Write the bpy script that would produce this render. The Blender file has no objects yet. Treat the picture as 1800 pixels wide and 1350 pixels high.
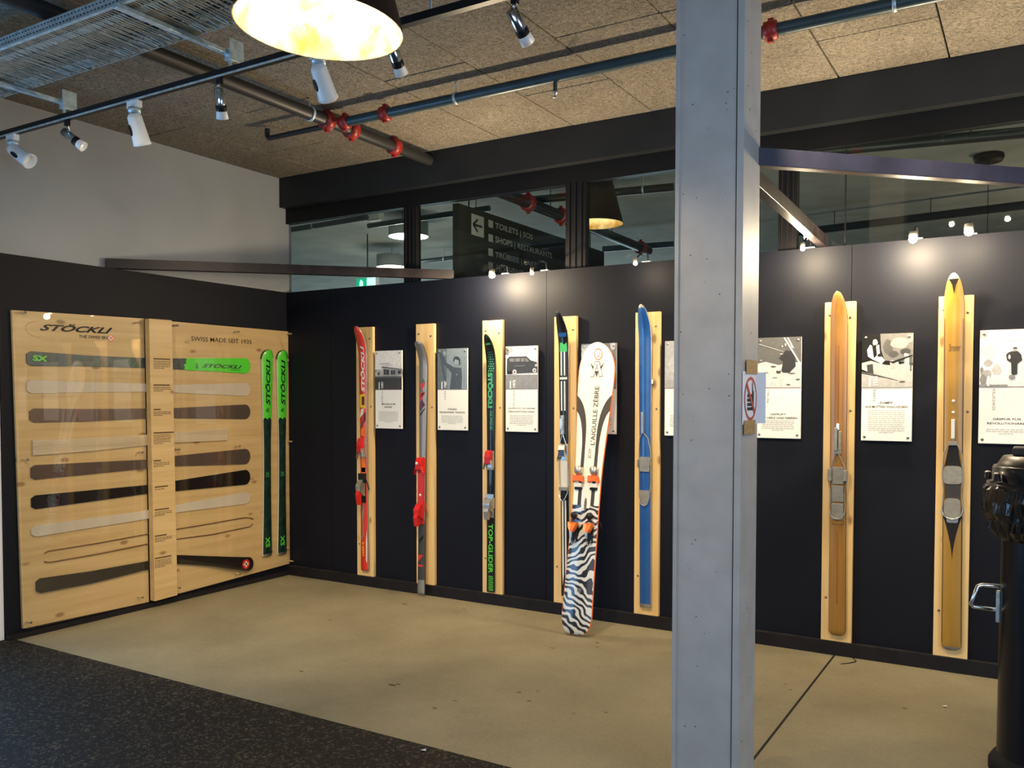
import bpy, math, random
from mathutils import Vector, Matrix
random.seed(7)
SC = bpy.context.scene
COL = SC.collection
# ---------------------------------------------------------------- camera
F_PX, CX, CY = 1526.0, 900.0, 748.06
CAM = Vector((5.684, -5.569, 1.583))
YAW, PIT, ROLL = -0.5425, -0.0333, 0.0007
CF = Vector((math.sin(YAW)*math.cos(PIT), math.cos(YAW)*math.cos(PIT), math.sin(PIT)))
_r = Vector((math.cos(YAW), -math.sin(YAW), 0)); _u = _r.cross(CF)
CR = math.cos(ROLL)*_r + math.sin(ROLL)*_u
CU = -math.sin(ROLL)*_r + math.cos(ROLL)*_u
cd = bpy.data.cameras.new('camera'); cam = bpy.data.objects.new('camera', cd); COL.objects.link(cam)
cam.matrix_world = Matrix(((CR.x, CU.x, -CF.x, CAM.x), (CR.y, CU.y, -CF.y, CAM.y), (CR.z, CU.z, -CF.z, CAM.z), (0, 0, 0, 1)))
cd.sensor_fit = 'HORIZONTAL'; cd.sensor_width = 36; cd.lens = F_PX*36/1800
cd.shift_y = (CY-675)/1800; cd.clip_start = 0.05; cd.clip_end = 100
SC.camera = cam

def ray(px, py): return CF + CR*((px-CX)/F_PX) - CU*((py-CY)/F_PX)
def at_x(px, py, v): d = ray(px, py); return CAM + d*((v-CAM.x)/d.x)
def at_y(px, py, v): d = ray(px, py); return CAM + d*((v-CAM.y)/d.y)
def at_z(px, py, v): d = ray(px, py); return CAM + d*((v-CAM.z)/d.z)

# ---------------------------------------------------------------- world, lights, exposure
SC.view_settings.view_transform = 'Standard'
SC.view_settings.look = 'None'
SC.view_settings.gamma = 1.0
SC.view_settings.exposure = -0.06
SC.view_settings.use_curve_mapping = False
W = bpy.data.worlds.new('world'); SC.world = W; W.use_nodes = True
W.node_tree.nodes['Background'].inputs[0].default_value = (0.42, 0.60, 0.80, 1)
W.node_tree.nodes['Background'].inputs[1].default_value = 0.12

def area(name, loc, target, sx, sy, power, col):
    l = bpy.data.lights.new(name, 'AREA'); l.shape = 'RECTANGLE'; l.size = sx; l.size_y = sy
    l.energy = power; l.color = col
    o = bpy.data.objects.new(name, l); COL.objects.link(o); o.location = loc
    o.rotation_euler = (Vector(target)-Vector(loc)).to_track_quat('-Z', 'Y').to_euler()
    return o
def spot(name, loc, target, power, col, size=60, blend=.6, rad=.03):
    l = bpy.data.lights.new(name, 'SPOT'); l.energy = power; l.color = col
    l.spot_size = math.radians(size); l.spot_blend = blend; l.shadow_soft_size = rad
    o = bpy.data.objects.new(name, l); COL.objects.link(o); o.location = loc
    o.rotation_euler = (Vector(target)-Vector(loc)).to_track_quat('-Z', 'Y').to_euler()
    return o
def point(name, loc, power, col, rad=.03):
    l = bpy.data.lights.new(name, 'POINT'); l.energy = power; l.color = col; l.shadow_soft_size = rad
    o = bpy.data.objects.new(name, l); COL.objects.link(o); o.location = loc
    return o
WARM = (1.0, .72, .36); WARM2 = (1.0, .80, .52); COOL = (.42, .68, 1.0)
# daylight from a window wall far to the side, behind the camera
area('daylight_door', (-.045, -3.95, 1.35), (3, -3.95, 1.35), 2.0, 1.7, 80, (.26, .58, 1.0))
area('daylight_window_rear', (4.2, -9.0, 2.0), (3.4, 0, 1.8), 5.0, 2.4, 85, (.72, .84, 1.0))
area('daylight_side', (9.5, -5.2, 1.9), (4.5, -2.4, 1.6), 3.0, 2.4, 150, (.55, .74, 1.0))
area('hall_fill_light', (-2.6, 8.9, 1.3), (-2.6, 0, 1.6), 6.5, 2.2, 230, (.72, .90, 1.0))  # added fill light that brightens the hall ceiling and side wall

# ---------------------------------------------------------------- materials
def mk(name):
    m = bpy.data.materials.new(name); m.use_nodes = True
    nt = m.node_tree; b = nt.nodes['Principled BSDF']; return m, nt, b
def rgb(r, g, b):  # sRGB 0..255 to linear
    f = lambda c: (c/255/12.92) if c/255 <= .04045 else ((c/255+.055)/1.055)**2.4
    return (f(r), f(g), f(b), 1)
def plain(name, col, rough=.5, metal=0.0, noise=0.0, scale=20, bump=0.0, emit=0, coat=0, spec=.5):
    m, nt, b = mk(name)
    if spec == .5 and max(col[:3]) < .03 and rough > .25 and metal < .1: spec = .2
    b.inputs['Base Color'].default_value = col; b.inputs['Roughness'].default_value = rough
    b.inputs['Metallic'].default_value = metal; b.inputs['Specular IOR Level'].default_value = spec
    if coat: b.inputs['Coat Weight'].default_value = coat; b.inputs['Coat Roughness'].default_value = .1
    if noise or bump:
        tc = nt.nodes.new('ShaderNodeTexCoord'); n = nt.nodes.new('ShaderNodeTexNoise')
        n.inputs['Scale'].default_value = scale; n.inputs['Detail'].default_value = 5
        nt.links.new(tc.outputs['Object'], n.inputs['Vector'])
        if noise:
            r = nt.nodes.new('ShaderNodeValToRGB')
            r.color_ramp.elements[0].position = .3; r.color_ramp.elements[1].position = .7
            r.color_ramp.elements[0].color = tuple(c*(1-noise) for c in col[:3])+(1,)
            r.color_ramp.elements[1].color = tuple(min(1, c*(1+noise)) for c in col[:3])+(1,)
            nt.links.new(n.outputs['Fac'], r.inputs['Fac']); nt.links.new(r.outputs['Color'], b.inputs['Base Color'])
        if bump:
            bp = nt.nodes.new('ShaderNodeBump'); bp.inputs['Strength'].default_value = bump; bp.inputs['Distance'].default_value = .01
            nt.links.new(n.outputs['Fac'], bp.inputs['Height']); nt.links.new(bp.outputs['Normal'], b.inputs['Normal'])
    if emit:
        b.inputs['Emission Color'].default_value = col; b.inputs['Emission Strength'].default_value = emit
    return m
def wood(name, c1, c2, axis='z', knots=True, rough=.5, coat=0, knot=(.20, .09, .03, 1), fine=1.0):
    m, nt, b = mk(name); N = nt.nodes; Lk = nt.links
    tc = N.new('ShaderNodeTexCoord'); oi = N.new('ShaderNodeObjectInfo')
    ad = N.new('ShaderNodeVectorMath'); ad.operation = 'ADD'
    cb = N.new('ShaderNodeCombineXYZ'); ml = N.new('ShaderNodeMath'); ml.operation = 'MULTIPLY'; ml.inputs[1].default_value = 17
    Lk.new(oi.outputs['Random'], ml.inputs[0])
    for k in range(3): Lk.new(ml.outputs[0], cb.inputs[k])
    Lk.new(tc.outputs['Object'], ad.inputs[0]); Lk.new(cb.outputs[0], ad.inputs[1])
    mp = N.new('ShaderNodeMapping'); s = {'x': (1.2, 22, 22), 'y': (22, 1.2, 22), 'z': (22, 22, 1.2)}[axis]
    mp.inputs['Scale'].default_value = tuple(q*fine for q in s); Lk.new(ad.outputs[0], mp.inputs['Vector'])
    n = N.new('ShaderNodeTexNoise'); n.inputs['Scale'].default_value = 1.4; n.inputs['Detail'].default_value = 6; n.inputs['Distortion'].default_value = .4
    Lk.new(mp.outputs[0], n.inputs['Vector'])
    r = N.new('ShaderNodeValToRGB'); r.color_ramp.elements[0].position = .3; r.color_ramp.elements[1].position = .68
    r.color_ramp.elements[0].color = c2; r.color_ramp.elements[1].color = c1
    Lk.new(n.outputs['Fac'], r.inputs['Fac']); out = r.outputs['Color']
    if knots:
        mp2 = N.new('ShaderNodeMapping'); k = {'x': (3.2, 7, 7), 'y': (7, 3.2, 7), 'z': (7, 7, 3.2)}[axis]
        mp2.inputs['Scale'].default_value = k; Lk.new(ad.outputs[0], mp2.inputs['Vector'])
        v = N.new('ShaderNodeTexVoronoi'); v.inputs['Scale'].default_value = 1.0; Lk.new(mp2.outputs[0], v.inputs['Vector'])
        r2 = N.new('ShaderNodeValToRGB'); r2.color_ramp.elements[0].position = .07; r2.color_ramp.elements[1].position = .14
        r2.color_ramp.elements[0].color = (.75, .75, .75, 1); r2.color_ramp.elements[1].color = (0, 0, 0, 1)
        Lk.new(v.outputs['Distance'], r2.inputs['Fac'])
        mx = N.new('ShaderNodeMix'); mx.data_type = 'RGBA'; Lk.new(r2.outputs['Color'], mx.inputs[0])
        Lk.new(out, mx.inputs[6]); mx.inputs[7].default_value = knot; out = mx.outputs[2]
    Lk.new(out, b.inputs['Base Color']); b.inputs['Roughness'].default_value = rough
    if coat: b.inputs['Coat Weight'].default_value = coat; b.inputs['Coat Roughness'].default_value = .15
    return m
def glass_mat(name, tint=(1, 1, 1, 1), refl=1.0, rough=0.0, base=0.0):
    m = bpy.data.materials.new(name); m.use_nodes = True; nt = m.node_tree; nt.nodes.clear()
    o = nt.nodes.new('ShaderNodeOutputMaterial'); t = nt.nodes.new('ShaderNodeBsdfTransparent'); t.inputs[0].default_value = tint
    g = nt.nodes.new('ShaderNodeBsdfGlossy'); g.inputs['Roughness'].default_value = rough
    lw_ = nt.nodes.new('ShaderNodeLayerWeight'); pw = nt.nodes.new('ShaderNodeMath'); pw.operation = 'POWER'; pw.inputs[1].default_value = 5
    nt.links.new(lw_.outputs['Facing'], pw.inputs[0]); fr = nt.nodes.new('ShaderNodeMath'); fr.operation = 'MULTIPLY_ADD'; fr.inputs[1].default_value = .95; fr.inputs[2].default_value = .04; nt.links.new(pw.outputs[0], fr.inputs[0]); lw_.inputs[0].default_value = .5
    mu = nt.nodes.new('ShaderNodeMath'); mu.operation = 'MULTIPLY_ADD'; mu.inputs[1].default_value = refl; mu.inputs[2].default_value = base
    mx = nt.nodes.new('ShaderNodeMixShader')
    nt.links.new(fr.outputs[0], mu.inputs[0]); nt.links.new(mu.outputs[0], mx.inputs[0])
    nt.links.new(t.outputs[0], mx.inputs[1]); nt.links.new(g.outputs[0], mx.inputs[2]); nt.links.new(mx.outputs[0], o.inputs[0])
    return m

M = {}
M['navy'] = plain('navy_paint', (.0030, .0040, .0090, 1), .60, noise=.10, scale=3, bump=.02, spec=.22)
M['black'] = plain('black_paint', (.012, .011, .013, 1), .45, noise=.2, scale=9)
M['black_worn'] = plain('worn_black_trim', (.022, .020, .020, 1), .55, noise=.5, scale=14)
M['steel_dark'] = plain('dark_steel', (.013, .015, .018, 1), .5, noise=.15, scale=5, spec=.35)
M['frame_black'] = plain('frame_black', (.004, .004, .005, 1), .5, spec=.25)
M['wall_grey'] = plain('fair_faced_wall', (.30, .315, .325, 1), .85, noise=.07, scale=1.6, bump=.05)
M['pine'] = wood('pine_board', (.80, .56, .25, 1), (.68, .44, .17, 1), 'z')
M['spruce'] = wood('spruce_panel', (.62, .44, .21, 1), (.52, .35, .15, 1), 'y', fine=.8)
M['ashwood'] = wood('varnished_ash', (.33, .165, .028, 1), (.24, .105, .016, 1), 'z', knots=False, rough=.36, coat=.25)
M['ashwood2'] = wood('varnished_hickory', (.36, .20, .026, 1), (.29, .145, .017, 1), 'z', knots=False, rough=.38, coat=.2)
M['ski_side_wood'] = plain('worn_brown_edge', (.10, .05, .02, 1), .6, noise=.3, scale=30)
M['chrome'] = plain('chrome', (.75, .76, .78, 1), .18, 1.0)
M['alu'] = plain('brushed_aluminium', (.50, .49, .46, 1), .38, .9, noise=.15, scale=60)
M['old_metal'] = plain('worn_grey_metal', (.30, .285, .24, 1), .5, .5, noise=.14, scale=40)
M['galv'] = plain('galvanised_steel', (.50, .62, .68, 1), .42, .5, noise=.25, scale=30)
M['rung'] = plain('tray_rung_steel', (.36, .345, .29, 1), .5, .45, noise=.3, scale=20)
M['white_paint'] = plain('white_plastic', (.80, .82, .84, 1), .4)
M['black_plastic'] = plain('black_plastic', (.012, .012, .014, 1), .35)
M['blackgloss'] = plain('black_gloss', (.004, .006, .011, 1), .30, coat=.2)
M['bag'] = plain('black_bin_bag', (.006, .007, .009, 1), .20, bump=1.0, scale=10)
M['pipe'] = plain('painted_pipe_teal_grey', (.035, .065, .080, 1), .38, .2, noise=.15, scale=12)
M['pipe_dark'] = plain('painted_pipe_dark', (.022, .022, .024, 1), .45, .1)
M['red_coupling'] = plain('red_coupling', (.30, .018, .014, 1), .4, noise=.2, scale=30)
M['col_grey'] = plain('column_paint', (.44, .425, .41, 1), .48, noise=.10, scale=7, bump=.03)
M['bar'] = plain('black_stained_timber', (.014, .010, .011, 1), .36, noise=.5, scale=9)
M['bar_violet'] = plain('dark_violet_bar', (.028, .028, .052, 1), .42, noise=.25, scale=7)
M['paper'] = plain('paper', (.84, .84, .92, 1), .7)
M['panel_white'] = plain('panel_print_white', (.88, .87, .80, 1), .5)
M['tape'] = plain('brown_tape', (.36, .22, .07, 1), .35, noise=.25, scale=60)
M['red_ink'] = plain('red_ink', (.55, .05, .04, 1), .5)
M['ink'] = plain('black_ink', (.015, .014, .014, 1), .6)
M['ink_soft'] = plain('grey_ink', (.42, .41, .38, 1), .6)
M['ink_brown'] = plain('engraved_brown', (.10, .055, .02, 1), .7)
M['white_ink'] = plain('white_ink', (.85, .85, .85, 1), .5)
M['dark_red_line'] = plain('dark_red_line', (.22, .03, .03, 1), .5)
M['green'] = plain('neon_green', (.09, .66, .035, 1), .35, coat=.3)
M['green2'] = plain('print_green', (.05, .40, .11, 1), .4)
M['skiblack'] = plain('ski_black', (.010, .011, .013, 1), .28, coat=.5)
M['skidkgreen'] = plain('ski_dark_green', (.008, .028, .020, 1), .3, noise=.6, scale=25, coat=.4)
M['slate'] = plain('slate_topsheet', (.020, .045, .055, 1), .35, noise=.5, scale=15, coat=.3)
M['red'] = plain('ski_red', (.62, .028, .016, 1), .3, coat=.5)
M['redbind'] = plain('binding_red', (.55, .012, .012, 1), .35, coat=.3)
M['orange'] = plain('binding_orange', (.85, .16, .02, 1), .35)
M['yellow'] = plain('yellow_plastic', (.75, .50, .03, 1), .4)
M['silver_ski'] = plain('silver_topsheet', (.27, .26, .25, 1), .33, .35, coat=.3)
M['grey_ski'] = plain('dark_grey_topsheet', (.055, .052, .055, 1), .35, .2)
M['midgrey'] = plain('mid_grey_print', (.12, .115, .11, 1), .4)
M['maroon'] = plain('maroon_print', (.10, .02, .03, 1), .4)
M['blue'] = plain('ski_blue', (.012, .085, .30, 1), .33, noise=.12, scale=12, coat=.4)
M['skiwhite'] = plain('ski_white', (.72, .70, .62, 1), .3, coat=.4)
M['cream'] = plain('cream_topsheet', (.84, .81, .68, 1), .3, coat=.3)
M['charcoal'] = plain('charcoal_print', (.045, .035, .028, 1), .4)
M['white_layer'] = plain('white_laminate', (.55, .48, .38, 1), .5, noise=.06, scale=4)
M['pale_wood'] = wood('pale_core_wood', (.62, .50, .33, 1), (.50, .38, .22, 1), 'y', knots=False)
M['alu_layer'] = plain('dull_metal_sheet', (.19, .14, .115, 1), .22, .6, noise=.10, scale=3)
M['dark_layer'] = plain('black_rubber_layer', (.010, .008, .008, 1), .2, coat=.4)
M['copper_edge'] = plain('steel_edge_brown', (.20, .10, .05, 1), .4, .5)
M['screw'] = plain('screw_head', (.22, .20, .16, 1), .35, .8)
M['peg'] = plain('wooden_dowel', (.62, .45, .23, 1), .5)
M['acrylic'] = glass_mat('clear_acrylic', (.995, .995, .99, 1), 1.0, .01)
M['glass'] = glass_mat('window_glass', (.86, .92, .92, 1), 1.0, 0)
M['shade_out'] = plain('shade_dark_bronze', (.022, .012, .008, 1), .6)
M['bulb'] = plain('glowing_bulb', (1, .86, .60, 1), .4, emit=14)
M['bulb_spot'] = plain('glowing_lens', (1, .90, .72, 1), .4, emit=30)
M['bulb_dim'] = plain('warm_filament', (1, .75, .40, 1), .4, emit=5)
M['drum_glow'] = plain('drum_diffuser', (1, .90, .66, 1), .4, emit=5)
M['drum_side'] = plain('drum_side', (.50, .56, .56, 1), .5)
M['exit_green'] = plain('exit_sign_green', (.0, .42, .20, 1), .4, emit=1.2)
M['exit_white'] = plain('exit_sign_white', (.7, 1, .9, 1), .4, emit=1.2)
M['sign_dark'] = plain('sign_board_dark', (.022, .022, .020, 1), .5)
M['sign_light'] = plain('sign_light_print', (.34, .35, .33, 1), .5)
M['other_ceiling'] = plain('hall_ceiling', (.34, .33, .29, 1), .9, noise=.15, scale=2.5, bump=.2)
M['other_wall'] = plain('hall_wall', (.32, .34, .34, 1), .9)
M['rubber'] = plain('black_rubber', (.012, .012, .012, 1), .7)
M['stain'] = plain('dirt', (.05, .035, .02, 1), .9)
M['dust'] = plain('white_scrap', (.6, .6, .58, 1), .8)

def special_mats():
    # gold leaf lining
    m, nt, b = mk('gold_leaf'); N = nt.nodes; Lk = nt.links
    tc = N.new('ShaderNodeTexCoord'); n = N.new('ShaderNodeTexNoise'); n.inputs['Scale'].default_value = 9; n.inputs['Detail'].default_value = 4; n.inputs['Distortion'].default_value = .6
    Lk.new(tc.outputs['Object'], n.inputs[0]); r = N.new('ShaderNodeValToRGB')
    r.color_ramp.elements[0].position = .36; r.color_ramp.elements[0].color = (.60, .32, .07, 1)
    r.color_ramp.elements[1].position = .62; r.color_ramp.elements[1].color = (.96, .80, .50, 1)
    Lk.new(n.outputs['Fac'], r.inputs[0]); Lk.new(r.outputs[0], b.inputs['Base Color'])
    b.inputs['Metallic'].default_value = .25; b.inputs['Roughness'].default_value = .5; M['gold'] = m
    # concrete floor
    m, nt, b = mk('concrete_floor'); N = nt.nodes; Lk = nt.links
    tc = N.new('ShaderNodeTexCoord')
    n = N.new('ShaderNodeTexNoise'); n.inputs['Scale'].default_value = 1.3; n.inputs['Detail'].default_value = 8; n.inputs['Roughness'].default_value = .65
    n2 = N.new('ShaderNodeTexNoise'); n2.inputs['Scale'].default_value = 60; n2.inputs['Detail'].default_value = 3
    Lk.new(tc.outputs['Object'], n.inputs[0]); Lk.new(tc.outputs['Object'], n2.inputs[0])
    r = N.new('ShaderNodeValToRGB'); r.color_ramp.elements[0].position = .3; r.color_ramp.elements[0].color = (.20, .172, .105, 1)
    r.color_ramp.elements[1].position = .7; r.color_ramp.elements[1].color = (.31, .272, .172, 1)
    Lk.new(n.outputs['Fac'], r.inputs[0])
    mx = N.new('ShaderNodeMix'); mx.data_type = 'RGBA'; mx.blend_type = 'MULTIPLY'; mx.inputs[0].default_value = .35
    Lk.new(r.outputs[0], mx.inputs[6]); Lk.new(n2.outputs['Fac'], mx.inputs[7]); 
    Lk.new(mx.outputs[2], b.inputs['Base Color']); b.inputs['Roughness'].default_value = .62
    bp = N.new('ShaderNodeBump'); bp.inputs['Strength'].default_value = .12; bp.inputs['Distance'].default_value = .005
    Lk.new(n2.outputs['Fac'], bp.inputs['Height']); Lk.new(bp.outputs[0], b.inputs['Normal']); M['concrete'] = m
    # speckled rubber mat
    m, nt, b = mk('speckled_rubber_floor'); N = nt.nodes; Lk = nt.links
    tc = N.new('ShaderNodeTexCoord'); mp = N.new('ShaderNodeMapping'); mp.inputs['Scale'].default_value = (1, 1, 1)
    v = N.new('ShaderNodeTexVoronoi'); v.inputs['Scale'].default_value = 75; v.inputs['Randomness'].default_value = 1
    n = N.new('ShaderNodeTexNoise'); n.inputs['Scale'].default_value = 40; n.inputs['Distortion'].default_value = 2.5
    Lk.new(tc.outputs['Object'], n.inputs[0]); Lk.new(tc.outputs['Object'], v.inputs[0])
    sep = N.new('ShaderNodeSeparateColor'); Lk.new(v.outputs['Color'], sep.inputs[0])
    g1 = N.new('ShaderNodeMath'); g1.operation = 'GREATER_THAN'; g1.inputs[1].default_value = .66; Lk.new(sep.outputs[0], g1.inputs[0])
    g2 = N.new('ShaderNodeMath'); g2.operation = 'GREATER_THAN'; g2.inputs[1].default_value = .52; Lk.new(n.outputs['Fac'], g2.inputs[0])
    mu = N.new('ShaderNodeMath'); mu.operation = 'MULTIPLY'; Lk.new(g1.outputs[0], mu.inputs[0]); Lk.new(g2.outputs[0], mu.inputs[1])
    mx = N.new('ShaderNodeMix'); mx.data_type = 'RGBA'; Lk.new(mu.outputs[0], mx.inputs[0])
    mx.inputs[6].default_value = (.012, .011, .010, 1); mx.inputs[7].default_value = (.075, .060, .038, 1); b.inputs['Specular IOR Level'].default_value = .15
    Lk.new(mx.outputs[2], b.inputs['Base Color']); b.inputs['Roughness'].default_value = .75
    bp = N.new('ShaderNodeBump'); bp.inputs['Strength'].default_value = .4; bp.inputs['Distance'].default_value = .004
    Lk.new(n.outputs['Fac'], bp.inputs['Height']); Lk.new(bp.outputs[0], b.inputs['Normal']); M['carpet'] = m
    # wood wool ceiling board
    m, nt, b = mk('wood_wool_board'); N = nt.nodes; Lk = nt.links
    tc = N.new('ShaderNodeTexCoord')
    n = N.new('ShaderNodeTexNoise'); n.inputs['Scale'].default_value = 26; n.inputs['Detail'].default_value = 6; n.inputs['Distortion'].default_value = 3
    n2 = N.new('ShaderNodeTexNoise'); n2.inputs['Scale'].default_value = 2.2; n2.inputs['Detail'].default_value = 4
    Lk.new(tc.outputs['Object'], n.inputs[0]); Lk.new(tc.outputs['Object'], n2.inputs[0])
    r = N.new('ShaderNodeValToRGB'); r.color_ramp.elements[0].position = .35; r.color_ramp.elements[0].color = (.125, .106, .082, 1)
    r.color_ramp.elements[1].position = .66; r.color_ramp.elements[1].color = (.36, .31, .24, 1)
    Lk.new(n.outputs['Fac'], r.inputs[0])
    mx = N.new('ShaderNodeMix'); mx.data_type = 'RGBA'; mx.blend_type = 'MULTIPLY'; mx.inputs[0].default_value = .5
    Lk.new(r.outputs[0], mx.inputs[6]); Lk.new(n2.outputs['Fac'], mx.inputs[7]); Lk.new(mx.outputs[2], b.inputs['Base Color'])
    b.inputs['Roughness'].default_value = .95
    bp = N.new('ShaderNodeBump'); bp.inputs['Strength'].default_value = .8; bp.inputs['Distance'].default_value = .01
    Lk.new(n.outputs['Fac'], bp.inputs['Height']); Lk.new(bp.outputs[0], b.inputs['Normal']); M['woodwool'] = m
    # zebra print
    m, nt, b = mk('zebra_print'); N = nt.nodes; Lk = nt.links
    tc = N.new('ShaderNodeTexCoord'); sx = N.new('ShaderNodeSeparateXYZ'); Lk.new(tc.outputs['Object'], sx.inputs[0])
    ab = N.new('ShaderNodeMath'); ab.operation = 'ABSOLUTE'; Lk.new(sx.outputs[0], ab.inputs[0])
    n = N.new('ShaderNodeTexNoise'); n.inputs['Scale'].default_value = 9; n.inputs['Detail'].default_value = 1.5; Lk.new(tc.outputs['Object'], n.inputs[0])
    # phase = z*90 - |x|*k + noise
    a1 = N.new('ShaderNodeMath'); a1.operation = 'MULTIPLY'; a1.inputs[1].default_value = 125; Lk.new(sx.outputs[2], a1.inputs[0])
    a2 = N.new('ShaderNodeMath'); a2.operation = 'MULTIPLY_ADD'; a2.inputs[1].default_value = 95
    s9 = N.new('ShaderNodeMath'); s9.operation = 'MULTIPLY_ADD'; s9.inputs[1].default_value = 7.5; s9.inputs[2].default_value = .3; Lk.new(sx.outputs[2], s9.inputs[0])
    s8 = N.new('ShaderNodeMath'); s8.operation = 'SINE'; Lk.new(s9.outputs[0], s8.inputs[0]); s7 = N.new('ShaderNodeMath'); s7.operation = 'MULTIPLY'; Lk.new(s8.outputs[0], s7.inputs[0]); Lk.new(sx.outputs[0], s7.inputs[1]); Lk.new(s7.outputs[0], a2.inputs[0]); Lk.new(a1.outputs[0], a2.inputs[2])
    a3 = N.new('ShaderNodeMath'); a3.operation = 'MULTIPLY_ADD'; a3.inputs[1].default_value = 22; Lk.new(n.outputs['Fac'], a3.inputs[0]); Lk.new(a2.outputs[0], a3.inputs[2])
    si = N.new('ShaderNodeMath'); si.operation = 'SINE'; Lk.new(a3.outputs[0], si.inputs[0])
    r = N.new('ShaderNodeValToRGB'); r.color_ramp.interpolation = 'LINEAR'
    r.color_ramp.elements[0].position = .46; r.color_ramp.elements[0].color = (.014, .012, .012, 1)
    r.color_ramp.elements[1].position = .54; r.color_ramp.elements[1].color = (.62, .61, .55, 1)
    ha = N.new('ShaderNodeMath'); ha.operation = 'MULTIPLY_ADD'; ha.inputs[1].default_value = .5; ha.inputs[2].default_value = .5; Lk.new(si.outputs[0], ha.inputs[0])
    Lk.new(ha.outputs[0], r.inputs[0]); Lk.new(r.outputs[0], b.inputs['Base Color']); b.inputs['Roughness'].default_value = .3
    b.inputs['Coat Weight'].default_value = .4; M['zebra'] = m
special_mats()
GR = {}
def gray(g, tint=(1.0, .97, .92)):
    k = (round(g, 2), tint)
    if k not in GR: GR[k] = plain('photo_grey_%d' % int(g*100), (g*tint[0], g*tint[1], g*tint[2], 1), .45, noise=.12, scale=40)
    return GR[k]

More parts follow.
